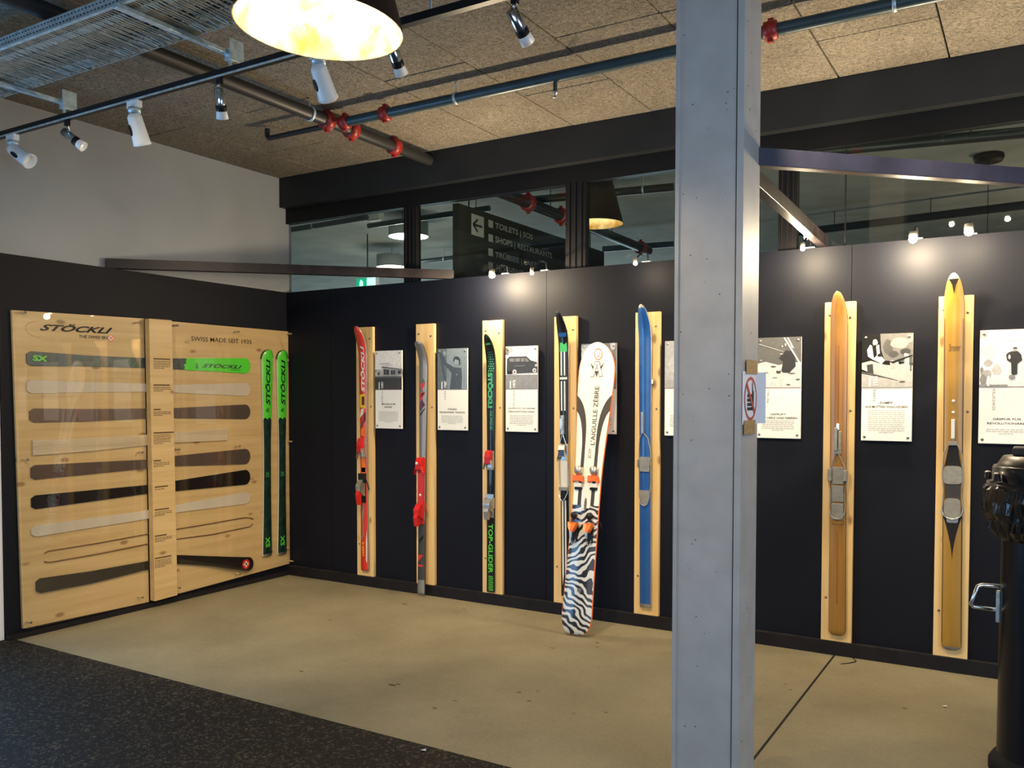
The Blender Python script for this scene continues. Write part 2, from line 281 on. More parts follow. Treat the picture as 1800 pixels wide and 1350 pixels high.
# ---------------------------------------------------------------- mesh builder
ROOTM = {}
class MB:
    def __init__(s): s.v = []; s.f = []; s.m = []; s.sm = []; s.mats = []
    def mi(s, m):
        m = M[m] if isinstance(m, str) else m
        if m not in s.mats: s.mats.append(m)
        return s.mats.index(m)
    def add(s, vs, fs, m, smooth=False):
        o = len(s.v); s.v += [Vector(p) for p in vs]; k = s.mi(m)
        for f in fs: s.f.append([o+i for i in f]); s.m.append(k); s.sm.append(smooth)
        return s
    def box(s, x0, x1, y0, y1, z0, z1, m):
        vs = [(x, y, z) for x in (x0, x1) for y in (y0, y1) for z in (z0, z1)]
        return s.add(vs, [(0, 1, 3, 2), (4, 6, 7, 5), (0, 4, 5, 1), (2, 3, 7, 6), (0, 2, 6, 4), (1, 5, 7, 3)], m)
    def obox(s, c, ax, ay, az, m):   # half-axis vectors
        c = Vector(c); ax, ay, az = Vector(ax), Vector(ay), Vector(az)
        vs = [c+ax*i+ay*j+az*k for i in (-1, 1) for j in (-1, 1) for k in (-1, 1)]
        return s.add(vs, [(0, 1, 3, 2), (4, 6, 7, 5), (0, 4, 5, 1), (2, 3, 7, 6), (0, 2, 6, 4), (1, 5, 7, 3)], m)
    def bar(s, a, b, w, h, m, up=(0, 0, 1)):
        a = Vector(a); b = Vector(b); d = (b-a); L = d.length; d.normalize(); sd = d.cross(Vector(up)).normalized(); u = sd.cross(d).normalized()
        return s.obox((a+b)/2, d*L/2, sd*w/2, u*h/2, m)
    def tube(s, pts, r, m, n=10, caps=True):
        pts = [Vector(p) for p in pts]; rs = r if isinstance(r, (list, tuple)) else [r]*len(pts)
        t0 = (pts[1]-pts[0]).normalized(); ref = Vector((0, 0, 1)) if abs(t0.z) < .9 else Vector((1, 0, 0))
        nx = t0.cross(ref).normalized(); vs = []
        for i, p in enumerate(pts):
            if i == 0: t = t0
            elif i == len(pts)-1: t = (pts[i]-pts[i-1]).normalized()
            else: t = ((pts[i]-pts[i-1]).normalized()+(pts[i+1]-pts[i]).normalized()).normalized()
            nx = (nx-t*nx.dot(t)).normalized(); ny = t.cross(nx)
            for k in range(n):
                a = 2*math.pi*k/n; vs.append(p+(nx*math.cos(a)+ny*math.sin(a))*rs[i])
        fs = [(i*n+k, i*n+(k+1) % n, (i+1)*n+(k+1) % n, (i+1)*n+k) for i in range(len(pts)-1) for k in range(n)]
        s.add(vs, fs, m, True)
        if caps:
            s.add(vs[:n], [tuple(range(n))[::-1]], m); s.add(vs[-n:], [tuple(range(n))], m)
        return s
    def lathe(s, prof, c, m, n=24, axis=(0, 0, 1), smooth=True):
        c = Vector(c); ax = Vector(axis).normalized(); ref = Vector((0, 0, 1)) if abs(ax.z) < .9 else Vector((1, 0, 0))
        nx = ax.cross(ref).normalized(); ny = ax.cross(nx); vs = []
        for (r, h) in prof:
            for k in range(n):
                a = 2*math.pi*k/n; vs.append(c+ax*h+(nx*math.cos(a)+ny*math.sin(a))*max(r, 1e-5))
        fs = [(i*n+k, i*n+(k+1) % n, (i+1)*n+(k+1) % n, (i+1)*n+k) for i in range(len(prof)-1) for k in range(n)]
        return s.add(vs, fs, m, smooth)
    def poly(s, pts, m): return s.add(pts, [tuple(range(len(pts)))], m)
    def prism(s, pts, off, m, mside=None):   # pts: 3D outline, off: extrusion vector
        n = len(pts); off = Vector(off); pts = [Vector(p) for p in pts]
        s.add(pts, [tuple(range(n))], m); s.add([p+off for p in pts], [tuple(range(n))[::-1]], m)
        s.add(pts+[p+off for p in pts], [(i, (i+1) % n, n+(i+1) % n, n+i) for i in range(n)], mside or m)
        return s
    def build(s, name, parent=None, bevel=0, label=None, kind=None):
        me = bpy.data.meshes.new(name); o = bpy.data.objects.new(name, me)
        vs = s.v
        if parent is not None:
            inv = ROOTM[parent.name].inverted(); vs = [inv @ p for p in vs]; o.parent = parent; ROOTM[o.name] = ROOTM[parent.name]
        else:
            xs = [p.x for p in vs]; ys = [p.y for p in vs]; zs = [p.z for p in vs]
            c = Vector(((min(xs)+max(xs))/2, (min(ys)+max(ys))/2, min(zs))); o.location = c; vs = [p-c for p in vs]
            ROOTM[o.name] = Matrix.Translation(c)
        me.from_pydata([tuple(p) for p in vs], [], s.f)
        for m in s.mats: me.materials.append(m)
        me.polygons.foreach_set('material_index', s.m); me.polygons.foreach_set('use_smooth', s.sm); me.update()
        COL.objects.link(o)
        if bevel:
            b = o.modifiers.new('bevel', 'BEVEL'); b.width = bevel; b.segments = 2; b.limit_method = 'ANGLE'
        if label: o['label'] = label
        if kind: o['kind'] = kind
        return o
def tag(o, label, cat, group=None):
    o['label'] = label; o['category'] = cat
    if group: o['group'] = group
    return o
def struct(o): o['kind'] = 'structure'; return o
def thing(name, loc, label, cat, group=None, mat=None):
    o = bpy.data.objects.new(name, None); COL.objects.link(o); o.empty_display_size = .1
    mw = mat if mat is not None else Matrix.Translation(Vector(loc))
    o.matrix_world = mw; ROOTM[o.name] = mw.copy(); tag(o, label, cat, group); return o
def sthing(name, loc):
    o = bpy.data.objects.new(name, None); COL.objects.link(o); o.empty_display_size = .1
    mw = Matrix.Translation(Vector(loc)); o.matrix_world = mw; ROOTM[o.name] = mw.copy(); o['kind'] = 'structure'; return o
_tx = {}
def text_mesh(txt, bold=0.0, shear=0.0, space=1.0):
    k = (txt, bold, shear, space)
    if k in _tx: return _tx[k]
    c = bpy.data.curves.new('t', 'FONT'); c.body = txt; c.size = 1; c.offset = bold; c.shear = shear; c.space_character = space
    c.resolution_u = 3
    o = bpy.data.objects.new('t', c); COL.objects.link(o); bpy.context.view_layer.update()
    me = bpy.data.meshes.new_from_object(o.evaluated_get(bpy.context.evaluated_depsgraph_get()))
    vs = [(v.co.x, v.co.y) for v in me.vertices]; fs = [tuple(p.vertices) for p in me.polygons]
    bpy.data.objects.remove(o); bpy.data.curves.remove(c); bpy.data.meshes.remove(me)
    x0 = min(v[0] for v in vs); x1 = max(v[0] for v in vs); y0 = min(v[1] for v in vs); y1 = max(v[1] for v in vs)
    vs = [((x-x0)/(x1-x0), (y-y0)/(y1-y0)) for x, y in vs]
    _tx[k] = (vs, fs); return _tx[k]
def text(mb, txt, mp, u0, u1, v0, v1, m, rot='h', bold=0.0, shear=0.0, space=1.0):
    """mp(u,v)->point; the text fills u0..u1, v0..v1. rot: h, up (reads upward), down."""
    vs, fs = text_mesh(txt, bold, shear, space); out = []
    for a, b in vs:
        if rot == 'h': p = (u0+(u1-u0)*a, v0+(v1-v0)*b)
        elif rot == 'up': p = (u1-(u1-u0)*b, v0+(v1-v0)*a)
        else: p = (u0+(u1-u0)*b, v1-(v1-v0)*a)
        out.append(mp(*p))
    mb.add(out, fs, m)
# ================================================================ room shell
CE = 3.511
f = struct(MB().box(-3, 9, -2.45, .9, -.08, 0, 'concrete').build('floor'))
# the joint between the concrete slabs is a real recessed strip: a dark filler flush in the slab
struct(MB().box(4.650, 4.662, -2.45, -.04, -.002, .0008, 'rubber').build('trim_1'))
struct(MB().box(-3, 9, -10, -2.45, -.08, .006, 'carpet').build('floor_mat'))
struct(MB().box(-.2, -.08, -10, .14, 0, CE, 'wall_grey').build('wall_left'))
wp = sthing('wall_partition_left', (-.04, -1.24, 0))
MB().box(-.08, 0, -2.485, .0, 0, 2.5, 'navy').build('panel', wp)
MB().box(-.078, .001, -2.487, -2.484, 0, 2.5, 'frame_black').build('edge_strip', wp)
wb = sthing('wall_back', (3, .04, 0))
xs = [-.08, .52, 2.62, 4.72, 6.82]
for a, b in zip(xs[:-1], xs[1:]):
    MB().box(a+.0015, b-.0015, 0, .06, 0, 2.5, 'navy').build('panel', wb)
MB().box(-.08, 6.82, .02, .065, 0, 2.495, 'frame_black').build('backing', wb)
b = MB().box(.0, 6.8, -.034, -.0, 0, .080, 'black').box(.0, 6.8, -.0335, 0, .080, .084, 'black_worn')
struct(b.build('baseboard_back'))
b = MB().box(0, .035, -2.485, -.034, 0, .036, 'black')
struct(b.build('baseboard_left'))
# door frame strip beyond the partition
struct(MB().box(-.08, -.012, -2.60, -2.489, 0, 2.1, 'white_paint').build('trim_2', bevel=.003))

# ceiling of wood wool boards
cl = sthing('ceiling', (3, -3, CE))
MB().box(-.08, 8, -9, .15, CE+.026, CE+.06, 'black').build('ceiling_slab', cl)
k = 0
for i in range(-1, 12):
    x0 = -.17+.6*i+.0; x0 = .43+.6*(i-1); x1 = x0+.6
    if x1 < -.08: continue
    x0 = max(x0, -.08)
    off = [-1.39, -.62, -1.39, -1.95, -1.36, -.70, -1.39][i % 7]
    ys = sorted([.0, -9]+[off-2.4*j for j in range(0, 4) if off-2.4*j > -9], reverse=True)
    for a, b in zip(ys[:-1], ys[1:]):
        dz = random.uniform(-.002, .002)
        MB().box(x0+.004, x1-.004, b+.004, a-.004, CE+dz, CE+.025, 'woodwool').build('ceiling_panel', cl, bevel=.004)

# steel beam on the window line: I section, web and flanges
bm = MB().box(-.087, 7, 0, .012, 3.254, CE, 'steel_dark').box(-.087, 7, .012, .14, 3.254, 3.268, 'steel_dark').box(-.087, 7, .012, .14, CE-.014, CE, 'steel_dark')
struct(bm.build('trim_3'))
# window band
def window(n, x0, x1, first=False):
    w = sthing('window_%d' % n, ((x0+x1)/2, .1, 2.3))
    MB().box(x0, x1, .11, .118, 2.30, 3.122, 'glass').build('pane', w)
    MB().box(x0, x1, .085, .135, 2.24, 2.30, 'frame_black').build('window_sill', w)
window(1, -.11, 1.25); window(2, 1.375, 2.735); window(3, 2.895, 4.26)
window(4, 4.375, 4.655); window(5, 4.662, 6.9)
struct(MB().box(-.2, 7, .075, .14, 3.122, 3.254, 'frame_black').build('trim_4'))
for i, (a, b) in enumerate([(-.19, -.11), (1.25, 1.375), (2.735, 2.895), (4.26, 4.375)]):
    m = MB().box(a, b, .075, .14, 2.24, 3.122, 'frame_black')
    if i > 0:
        for q in (.2, .5, .8): m.box(a+(b-a)*q-.003, a+(b-a)*q+.003, .068, .075, 2.24, 3.122, 'black')
    struct(m.build('trim_%d' % (5+i)))
struct(MB().box(4.655, 4.662, .108, .12, 2.3, 3.122, 'black').build('trim_9'))

# ---------------------------------------------------------------- hall behind the glass
struct(MB().box(-6, 9, .14, 9, 3.56, 3.62, 'other_ceiling').build('ceiling_hall'))
struct(MB().box(-6, 9, 9, 9.1, 0, 3.6, 'other_wall').build('wall_hall'))
struct(MB().box(-6, 9, .9, 9, -.08, 0, 'concrete').build('floor_hall'))
struct(MB().box(-6.1, -6, .0, 9, 0, 3.6, 'other_wall').build('wall_hall_side'))
def pipe(name, a, b, r, m, label, group=None, couplings=(), clamps=(), drop=None, elbow=None, rods=()):
    a = Vector(a); b = Vector(b); d = (b-a).normalized(); mid = (a+b)/2
    t = thing(name, mid, label, 'pipe', group)
    pts = [a, b]
    if elbow is not None: pts = [a+Vector((0, 0, elbow)), a+Vector((0, 0, .02)), a+d*.02, b]
    MB().tube(pts, r, m, 14).build('pipe_run', t)
    for s in couplings:
        c = a+(b-a)*s
        q = MB().lathe([(r*1.02, -.035), (r*1.45, -.03), (r*1.5, 0), (r*1.45, .03), (r*1.02, .035)], c, 'red_coupling', 16, d)
        sd = d.cross(Vector((0, 0, 1))).normalized()
        for k in (-1, 1): q.obox(c+Vector((0, 0, k*r*1.5)), d*.014, sd*.012, Vector((0, 0, r*.35)), 'red_coupling')
        q.build('coupling', t)
    for s in clamps:
        c = a+(b-a)*s
        MB().lathe([(r*1.02, -.009), (r*1.16, -.009), (r*1.16, .009), (r*1.02, .009)], c, 'galv', 16, d).tube([c+Vector((0, 0, r)), (c.x, c.y, CE+.0)], .004, 'galv', 6).build('pipe_clamp', t)
    for s in rods:
        c = a+(b-a)*s
        MB().tube([c+Vector((0, 0, r)), (c.x, c.y, 3.56)], .004, 'pipe_dark', 6).build('hanger_rod', t)
    return t
# sprinkler pipes in the room
ZP = 3.42
q1 = at_z(617, 211, ZP); q2 = at_z(1185, 92, ZP); YP = (q1.y+q2.y)/2
xc = q1.x-.04
def fr(px, py, x0=xc, x1=7.0): return (at_y(px, py, YP).x-x0)/(x1-x0)
p = pipe('sprinkler_pipe', (xc, YP, ZP), (7.0, YP, ZP), .032, 'pipe', 'teal-grey sprinkler pipe crossing the ceiling in front of the black beam', 'sprinkler pipes under the ceiling',
     couplings=(fr(606, 220), fr(677, 197), fr(1355, 55)), clamps=(fr(802, 170), fr(1573, 8)))
hd = at_y(976, 143, YP)
MB().tube([(hd.x, YP, ZP-.03), (hd.x, YP, ZP-.075)], .012, 'pipe', 10).lathe([(.010, -.078), (.016, -.080), (.016, -.095), (.006, -.1), (.006, -.112), (.017, -.115), (.017, -.118), (.0, -.118)], (hd.x, YP, ZP), 'alu', 10).build('sprinkler_head', p)
zq = 3.44
xm = at_z(740, 275, zq).x*.5+at_z(400, 145, zq).x*.5
def fy(px, py): return (at_x(px, py, xm).y+4.6)/4.6
pipe('main_sprinkler_pipe', (xm, -4.6, zq), (xm, -.002, zq), .042, 'pipe_dark', 'thick dark sprinkler main running over the cable tray to the beam', 'sprinkler pipes under the ceiling',
     couplings=(fy(575, 205), fy(618, 225), fy(693, 262), .222), clamps=(fy(545, 196),))
ea = at_y(470, 240, YP)
pipe('branch_pipe', (ea.x, YP, ZP), (xm-.045, YP, ZP), .019, 'pipe_dark', 'thin dark branch pipe with a small upturned elbow end under the ceiling', 'sprinkler pipes under the ceiling', elbow=.07)
# pipes in the hall behind the glass
def pz(a, b, r, m, label, z=3.38, **k): return pipe('hall_pipe', at_z(*a, z), at_z(*b, z), r, m, label, 'pipes in the hall behind the glass', **k)
pz((480, 409), (645, 382), .028, 'pipe', 'thin teal pipe behind the window pane nearest the grey wall', clamps=(.45,), rods=(.2, .8))
pz((648, 397), (860, 366), .028, 'pipe', 'stepped teal pipe running behind the drum lamps and beside the sign', rods=(.3, .9))
pz((735, 460), (830, 449), .028, 'pipe', 'short far teal pipe beside the lower half of the hanging sign', clamps=(.5,))
pz((862, 330), (1140, 441), .050, 'pipe_dark', 'thick diagonal dark pipe above the hanging sign, standing in for a reflected one', z=3.27, couplings=(.18, .36, .42, .93), rods=(.3, .7))  # stands in for a sprinkler pipe reflected in the pane
pz((930, 352), (1184, 329), .035, 'pipe_dark', 'dark pipe behind the bronze lampshade, crossing behind the grey column', clamps=(.8,), rods=(.5,))
pz((1440, 266), (1830, 230), .038, 'pipe_dark', 'upper dark pipe behind glass over the violet bar', rods=(.3, .7))
pz((1060, 438), (1184, 429), .035, 'pipe', 'teal pipe just above the partition beside the column', clamps=(.5,))
pz((1390, 410), (1830, 357), .040, 'pipe_dark', 'lower dark pipe behind glass above the glowing wall spotlights', rods=(.2, .6))
c = at_z(1738, 276, 3.54)
t = thing('ceiling_rose', (c.x, c.y, 3.50), 'dark round ceiling rose with a thin cord behind the glass', 'ceiling rose')
MB().lathe([(0, .06), (.11, .06), (.115, .03), (.10, 0), (0, 0)], (c.x, c.y, 3.50), 'shade_out', 24).build('canopy', t)
MB().tube([(c.x, c.y, 3.5), (c.x, c.y, 2.3)], .003, 'black', 6).build('cord', t)
# drum lamps
def drum(px, pyb, wpx, z, label, suspended=.0):
    c = at_z(px, pyb, z); dd = (c-CAM).dot(CF); r = wpx/2*dd/F_PX
    t = thing('drum_lamp', (c.x, c.y, z), label, 'ceiling lamp', 'white drum lamps in the hall')
    h = .16
    MB().lathe([(r, 0), (r, h), (0, h)], (c.x, c.y, z), 'drum_side', 32).build('drum', t)
    MB().lathe([(0, .004), (r*.985, .004)], (c.x, c.y, z), 'drum_glow', 32, smooth=False).build('diffuser', t)
    MB().tube([(c.x, c.y, z+h), (c.x, c.y, 3.56)], .006, 'alu', 6).build('rod', t)
    point('drum_light', (c.x, c.y, z-.08), 26, (1, .93, .78), r*.7)
    return c
drum(718, 416, 70, 3.34, 'nearest drum lamp behind the window post, glowing white underneath')
drum(689, 470, 54, 3.30, 'drum lamp below the nearest one, partly hidden by the timber bar')
c = at_z(658, 385, 3.44)
t = thing('ceiling_projector', (c.x, c.y, 3.44), 'small white cylindrical fixture on the hall ceiling between two pipes', 'light fixture')
MB().tube([(c.x-.07, c.y, 3.47), (c.x+.09, c.y, 3.47)], .05, 'white_paint', 16).build('housing', t)
MB().tube([(c.x, c.y, 3.51), (c.x, c.y, 3.56)], .015, 'white_paint', 8).build('mount', t)
point('hall_warm_fill', (6.4, 3.6, 1.9), 70, (1, .78, .5), .15)  # added warm fill for the hall ceiling, no fixture of its own
# exit sign
e0 = at_y(626, 489, 2.6); e1 = at_y(661, 503, 2.6)
t = thing('exit_sign', (e0.x, 2.6, e1.z), 'small green and white emergency exit sign glowing behind the glass', 'sign')
w_ = e1.x-e0.x; zz = e1.z-.05
MB().box(e0.x, e1.x, 2.6, 2.66, zz, e0.z, 'white_paint').build('housing', t)
g = MB().box(e0.x+.01, e0.x+w_*.55, 2.592, 2.6, zz+.01, e0.z-.01, 'exit_green').box(e0.x+w_*.56, e1.x-.01, 2.592, 2.6, zz+.01, e0.z-.01, 'exit_white'); g.build('display', t)
hx = e0.x+w_*.28; hz = (zz+e0.z)/2+.02
MB().prism([(hx-.025, 2.59, hz-.04), (hx+.03, 2.59, hz-.04), (hx+.03, 2.59, hz+.01), (hx, 2.59, hz+.04), (hx-.025, 2.59, hz+.01)], (0, -.002, 0), 'exit_white').build('pictogram', t)
MB().tube([(e0.x+w_/2, 2.63, e0.z), (e0.x+w_/2, 2.63, 3.56)], .008, 'black', 6).build('hanger', t)
# hanging wayfinding sign, face towards +x
ys0 = .5; a = at_y(806, 357, ys0); SX_ = a.x; ztop = a.z; ys1 = at_x(1062, 447, SX_).y
t = thing('wayfinding_sign', (SX_, 1.5, 2.0), 'dark hanging sign listing toilets, shops, restaurants and lake, behind the glass', 'sign')
MB().box(SX_-.06, SX_, ys0, ys1, 1.95, ztop, 'sign_dark').build('sign_board', t)
def sm(u, v): return Vector((SX_+.003, u, v))
sg = MB()
def sxy(px, py): q = at_x(px, py, SX_); return q.y, q.z
def stext(txt, x0, y0t, y0b, x1, **k):
    u0, zt = sxy(x0, y0t); _, zb = sxy(x0, y0b); u1, _ = sxy(x1, y0t)
    sg = MB(); text(sg, txt, sm, u0, u1, zb, zt, 'sign_light', **k); sg.build('lettering', t)
stext('TOILETS | SOS', 870, 391, 404, 936, bold=.02)
stext('SHOPS | RESTAURANTS', 870, 415, 429, 970, bold=.02)
stext('TR\u00dcBSEE | LAKE', 870, 440, 455, 943, bold=.02)
stext('HOCHPASS', 872, 464, 478, 920, bold=.02)
for (x0, y0, y1) in ((858, 386, 399), (858, 411, 424), (858, 436, 449), (858, 460, 473)):
    u0, zt = sxy(x0, y0); _, zb = sxy(x0, y1); u1, _ = sxy(x0+8, y0)
    MB().prism([sm(u0, zb), sm(u1, zb), sm(u1, zt), sm(u0, zt)], (.001, 0, 0), 'sign_light').build('pictogram', t)
for yy in (.7, ys1-.3): MB().tube([(SX_-.03, yy, ztop-.005), (SX_-.03, yy, 3.56)], .006, 'black', 6).build('hanger', t)
u0, zt = sxy(828, 375); _, zb = sxy(828, 412); u1, _ = sxy(850, 380)
MB().prism([sm(u0, zb), sm(u1, zb), sm(u1, zt), sm(u0, zt)], (.001, 0, 0), 'sign_light').build('arrow_field', t, bevel=.0)
uc = (u0+u1)/2; zc = (zb+zt)/2; hu = (u1-u0)*.36; hz_ = (zt-zb)*.3
ar = MB()
def bar2(a, b, w):
    a = Vector(a); b = Vector(b); d = (b-a).normalized(); n = Vector((-d.y, d.x))*w
    ar.prism([sm(*(a+n))+Vector((.001, 0, 0)), sm(*(a-n))+Vector((.001, 0, 0)), sm(*(b-n))+Vector((.001, 0, 0)), sm(*(b+n))+Vector((.001, 0, 0))], (.001, 0, 0), 'sign_dark')
bar2((uc-hu, zc), (uc+hu, zc), .010); bar2((uc-hu, zc), (uc, zc+hz_), .010); bar2((uc-hu, zc), (uc, zc-hz_), .010); ar.build('arrow', t)

# ---------------------------------------------------------------- grey steel column
cx0, cx1, cy0, cy1 = 4.457, 4.727, -2.295, -2.07
t = thing('steel_column', ((cx0+cx1)/2, (cy0+cy1)/2, 0), 'light grey painted steel column standing free at the edge of the dark mat', 'column')
MB().box(cx0, cx0+.016, cy0, cy1, .0, CE, 'col_grey').build('flange', t, bevel=.0015)
MB().box(cx1-.026, cx1, cy0, cy1, .0, CE, 'col_grey').build('flange', t, bevel=.0015)
MB().box(cx0+.016, cx1-.031, cy0+.006, cy0+.014, .0, CE, 'col_grey').build('cover_plate', t)
MB().box(cx0+.016, cx1-.026, cy1-.02, cy1-.008, .0, CE, 'col_grey').build('cover_plate', t)
MB().box(cx1-.031, cx1-.026, cy0+.012, cy0+.02, .0, CE, 'stain').build('weld_seam', t)
ch = MB()
for _ in range(46):
    x = random.uniform(cx0+.02, cx1-.04); z = random.uniform(.2, 3.3); s_ = random.uniform(.0012, .0035)
    ch.add([(x-s_, cy0+.0055, z), (x, cy0+.0055, z-s_*.8), (x+s_*1.3, cy0+.0055, z+s_*.2), (x, cy0+.0055, z+s_)], [(0, 1, 2, 3)], 'stain')
for _ in range(14):
    y = random.uniform(cy0+.02, cy1-.04); z = random.uniform(.2, 3.3); s_ = random.uniform(.002, .005)
    ch.add([(cx1+.0006, y-s_, z), (cx1+.0006, y, z-s_*.8), (cx1+.0006, y+s_*1.3, z), (cx1+.0006, y, z+s_)], [(0, 1, 2, 3)], 'stain')
o = ch.build('paint_chips', t); o['kind'] = 'stuff'
# paper taped on the column: bends away past the rear edge
pw0 = at_x(1300, 650, cx1).y; z1 = at_x(1300, 652, cx1).z; z0 = at_x(1300, 747, cx1).z
px_ = cx1+.003
t = thing('prohibition_notice', (px_, (cy0+cy1)/2, z0), 'white paper notice with a red prohibition ring taped to the grey column', 'notice')
prof = [(px_, cy0+.004), (px_, cy0+.10), (px_+.001, cy1-.02), (px_+.008, cy1+.012), (px_+.020, cy1+.035)]
vs = []; fs = []
for i, (x, y) in enumerate(prof): vs += [(x, y, z0), (x, y, z1)]
for i in range(len(prof)-1): fs.append((2*i, 2*i+2, 2*i+3, 2*i+1))
pm = MB().add(vs, fs, 'paper'); o = pm.build('sheet', t); so = o.modifiers.new('thickness', 'SOLIDIFY'); so.thickness = .0006
yc = (cy0+cy1)/2+.0; zc = (z0+z1)/2-.003; R1 = min((cy1-cy0)*.42, (z1-z0)*.42); rg = MB(); R2 = R1*.86; n = 36
ringo = [(px_+.0012, yc+R1*math.cos(2*math.pi*i/n), zc+R1*math.sin(2*math.pi*i/n)) for i in range(n)]
ringi = [(px_+.0012, yc+R2*math.cos(2*math.pi*i/n), zc+R2*math.sin(2*math.pi*i/n)) for i in range(n)]
rg.add(ringo+ringi, [(i, (i+1) % n, n+(i+1) % n, n+i) for i in range(n)], 'red_ink')
d_ = R1*.68
rg.add([(px_+.0022, yc-d_-.006, zc+d_-.006), (px_+.0022, yc-d_+.006, zc+d_+.006), (px_+.0022, yc+d_+.006, zc-d_+.006), (px_+.0022, yc+d_-.006, zc-d_-.006)], [(0, 1, 2, 3)], 'red_ink')
rg.build('ring', t)
hg = MB(); X_ = px_+.0016
hg.add([(X_, yc+.012, zc-.045), (X_, yc+.042, zc-.045), (X_, yc+.042, zc+.03), (X_, yc+.02, zc+.03)], [(0, 1, 2, 3)], 'ink')
for k in range(4): hg.add([(X_, yc-.045, zc-.045+k*.017), (X_, yc+.014, zc-.045+k*.017), (X_, yc+.014, zc-.033+k*.017), (X_, yc-.045, zc-.033+k*.017)], [(0, 1, 2, 3)], 'ink')
hg.add([(X_, yc+.02, zc+.03), (X_, yc+.032, zc+.03), (X_, yc+.026, zc+.065), (X_, yc+.018, zc+.065)], [(0, 1, 2, 3)], 'ink')
hg.build('pictogram', t)
zt0 = at_x(1310, 632, cx1).z; zt1 = at_x(1310, 657, cx1).z
MB().box(px_+.002, px_+.003, cy0+.045, cy1-.03, zt1, zt0, 'tape').build('tape_strip', t)
zt0 = at_x(1310, 739, cx1).z; zt1 = at_x(1310, 764, cx1).z
MB().box(px_+.002, px_+.003, cy0+.02, cy1-.05, zt1, zt0, 'tape').build('tape_strip', t)

# ---------------------------------------------------------------- braces on the partitions
def brace(name, a, b, m, label):
    a = Vector(a); b = Vector(b); t = thing(name, (a+b)/2, label, 'bar', 'braces over the partitions')
    MB().bar(a, b, .05, .07, m).build('rail', t, bevel=.002)
    d = (b-a).normalized(); sd = d.cross(Vector((0, 0, 1)))
    q = MB()
    for s in (.0, 1): 
        c = a+(b-a)*(.02 if s == 0 else .98); q.obox(c+sd*.028, d*.03, sd*.003, Vector((0, 0, .028)), 'alu')
    return t
brace('brace_bar', (-.06, -1.70, 2.537), (1.76, .05, 2.537), 'bar', 'black timber bar lying diagonally across the partition corner')
brace('brace_bar', (4.65, -2.13, 2.537), (6.6, -.19, 2.537), 'bar_violet', 'violet black bar running from the column over the bin')
brace('brace_bar', (4.62, -2.05, 2.537), (4.545, .05, 2.537), 'bar', 'black timber bar running from the column straight to the partition top')

# ---------------------------------------------------------------- cable tray over the track
ty0, ty1, tz = -3.12, -2.72, 3.32
t = thing('cable_tray', (1.4, -2.9, tz), 'perforated galvanised cable tray hung under the ceiling over the lighting track', 'cable tray')
s_ = MB().box(-.08, 3.1, ty0-.0015, ty0, tz, tz+.055, 'galv').box(-.08, 3.1, ty0-.012, ty0+.006, tz-.006, tz, 'galv').build('side_wall', t)
hl = MB(); x = -.06
while x < 3.05:
    for k, zz in enumerate((tz+.015, tz+.037)): hl.box(x+k*.0125, x+.012+k*.0125, ty0-.0022, ty0-.0012, zz, zz+.005, 'frame_black')
    x += .027
o = hl.build('perforations', t); o['kind'] = 'stuff'
MB().box(-.08, 3.1, ty1, ty1+.0015, tz, tz+.055, 'galv').build('side_wall', t)
rg = MB(); x = -.06
while x < 3.07:
    x += random.uniform(.020, .026); j = random.uniform(-.012, .012)
    rg.bar((x, ty0, tz+.003), (x+j, ty1, tz+.003), .010, .004, 'rung')
    rg.bar((x+.011, ty0+.06, tz+.001), (x+.011+j, ty0+.11, tz+.001), .004, .004, 'galv')
    if random.random() < .5: rg.bar((x+.012, ty1-.10, tz+.001), (x+.012, ty1-.03, tz-.004), .007, .003, 'galv')
o = rg.build('rungs', t); o['kind'] = 'stuff'
cb_ = MB()
for k in range(7):
    y = ty0+.04+k*.045; r_ = random.uniform(.006, .012)
    cb_.tube([(x_, y+random.uniform(-.01, .01), tz+.012+r_) for x_ in (-.08, .8, 1.4, 2.1, 2.8, 3.1)], r_, 'black_plastic' if k % 3 else 'col_grey', 8)
o = cb_.build('cables', t); o['kind'] = 'stuff'
# lighting track with its brackets
TY, TZ = -2.515, 3.2
t = thing('lighting_track', (2.5, TY, TZ), 'long black lighting track rail with a bright lower edge under the ceiling', 'track rail')
MB().box(-.08, 6.5, TY-.018, TY+.018, TZ, TZ+.034, 'black_plastic').build('rail', t)
MB().box(-.08, 2.9, TY-.020, TY-.014, TZ-.002, TZ+.006, 'galv').build('rail_edge', t, label='bright metal edge strip')
for (pa, pb) in (((112, 150), (112, 207)), ((404, 75), (404, 126))):
    a = at_y(pa[0], pa[1], TY); X0 = a.x
    bb = MB().bar((X0, ty0-.03, tz-.018), (X0, TY-.02, tz-.018), .032, .022, 'galv'); bb.build('bracket_arm', t, bevel=.002)
    MB().box(X0-.018, X0+.018, TY-.02, TY+.018, tz-.055, tz+.005, 'galv').build('bracket_clip', t, bevel=.003)
    MB().box(X0+.028, X0+.034, TY-.03, TY+.06, tz-.06, tz+.05, 'galv').build('bracket_plate', t, bevel=.002)
    MB().tube([(X0, TY, TZ+.03), (X0, TY, tz-.05)], .008, 'galv', 8).build('drop_rod', t)
X0 = at_y(757, 15, TY).x
MB().tube([(X0, TY, TZ+.03), (X0, TY, CE)], .006, 'galv', 8).build('drop_rod', t)

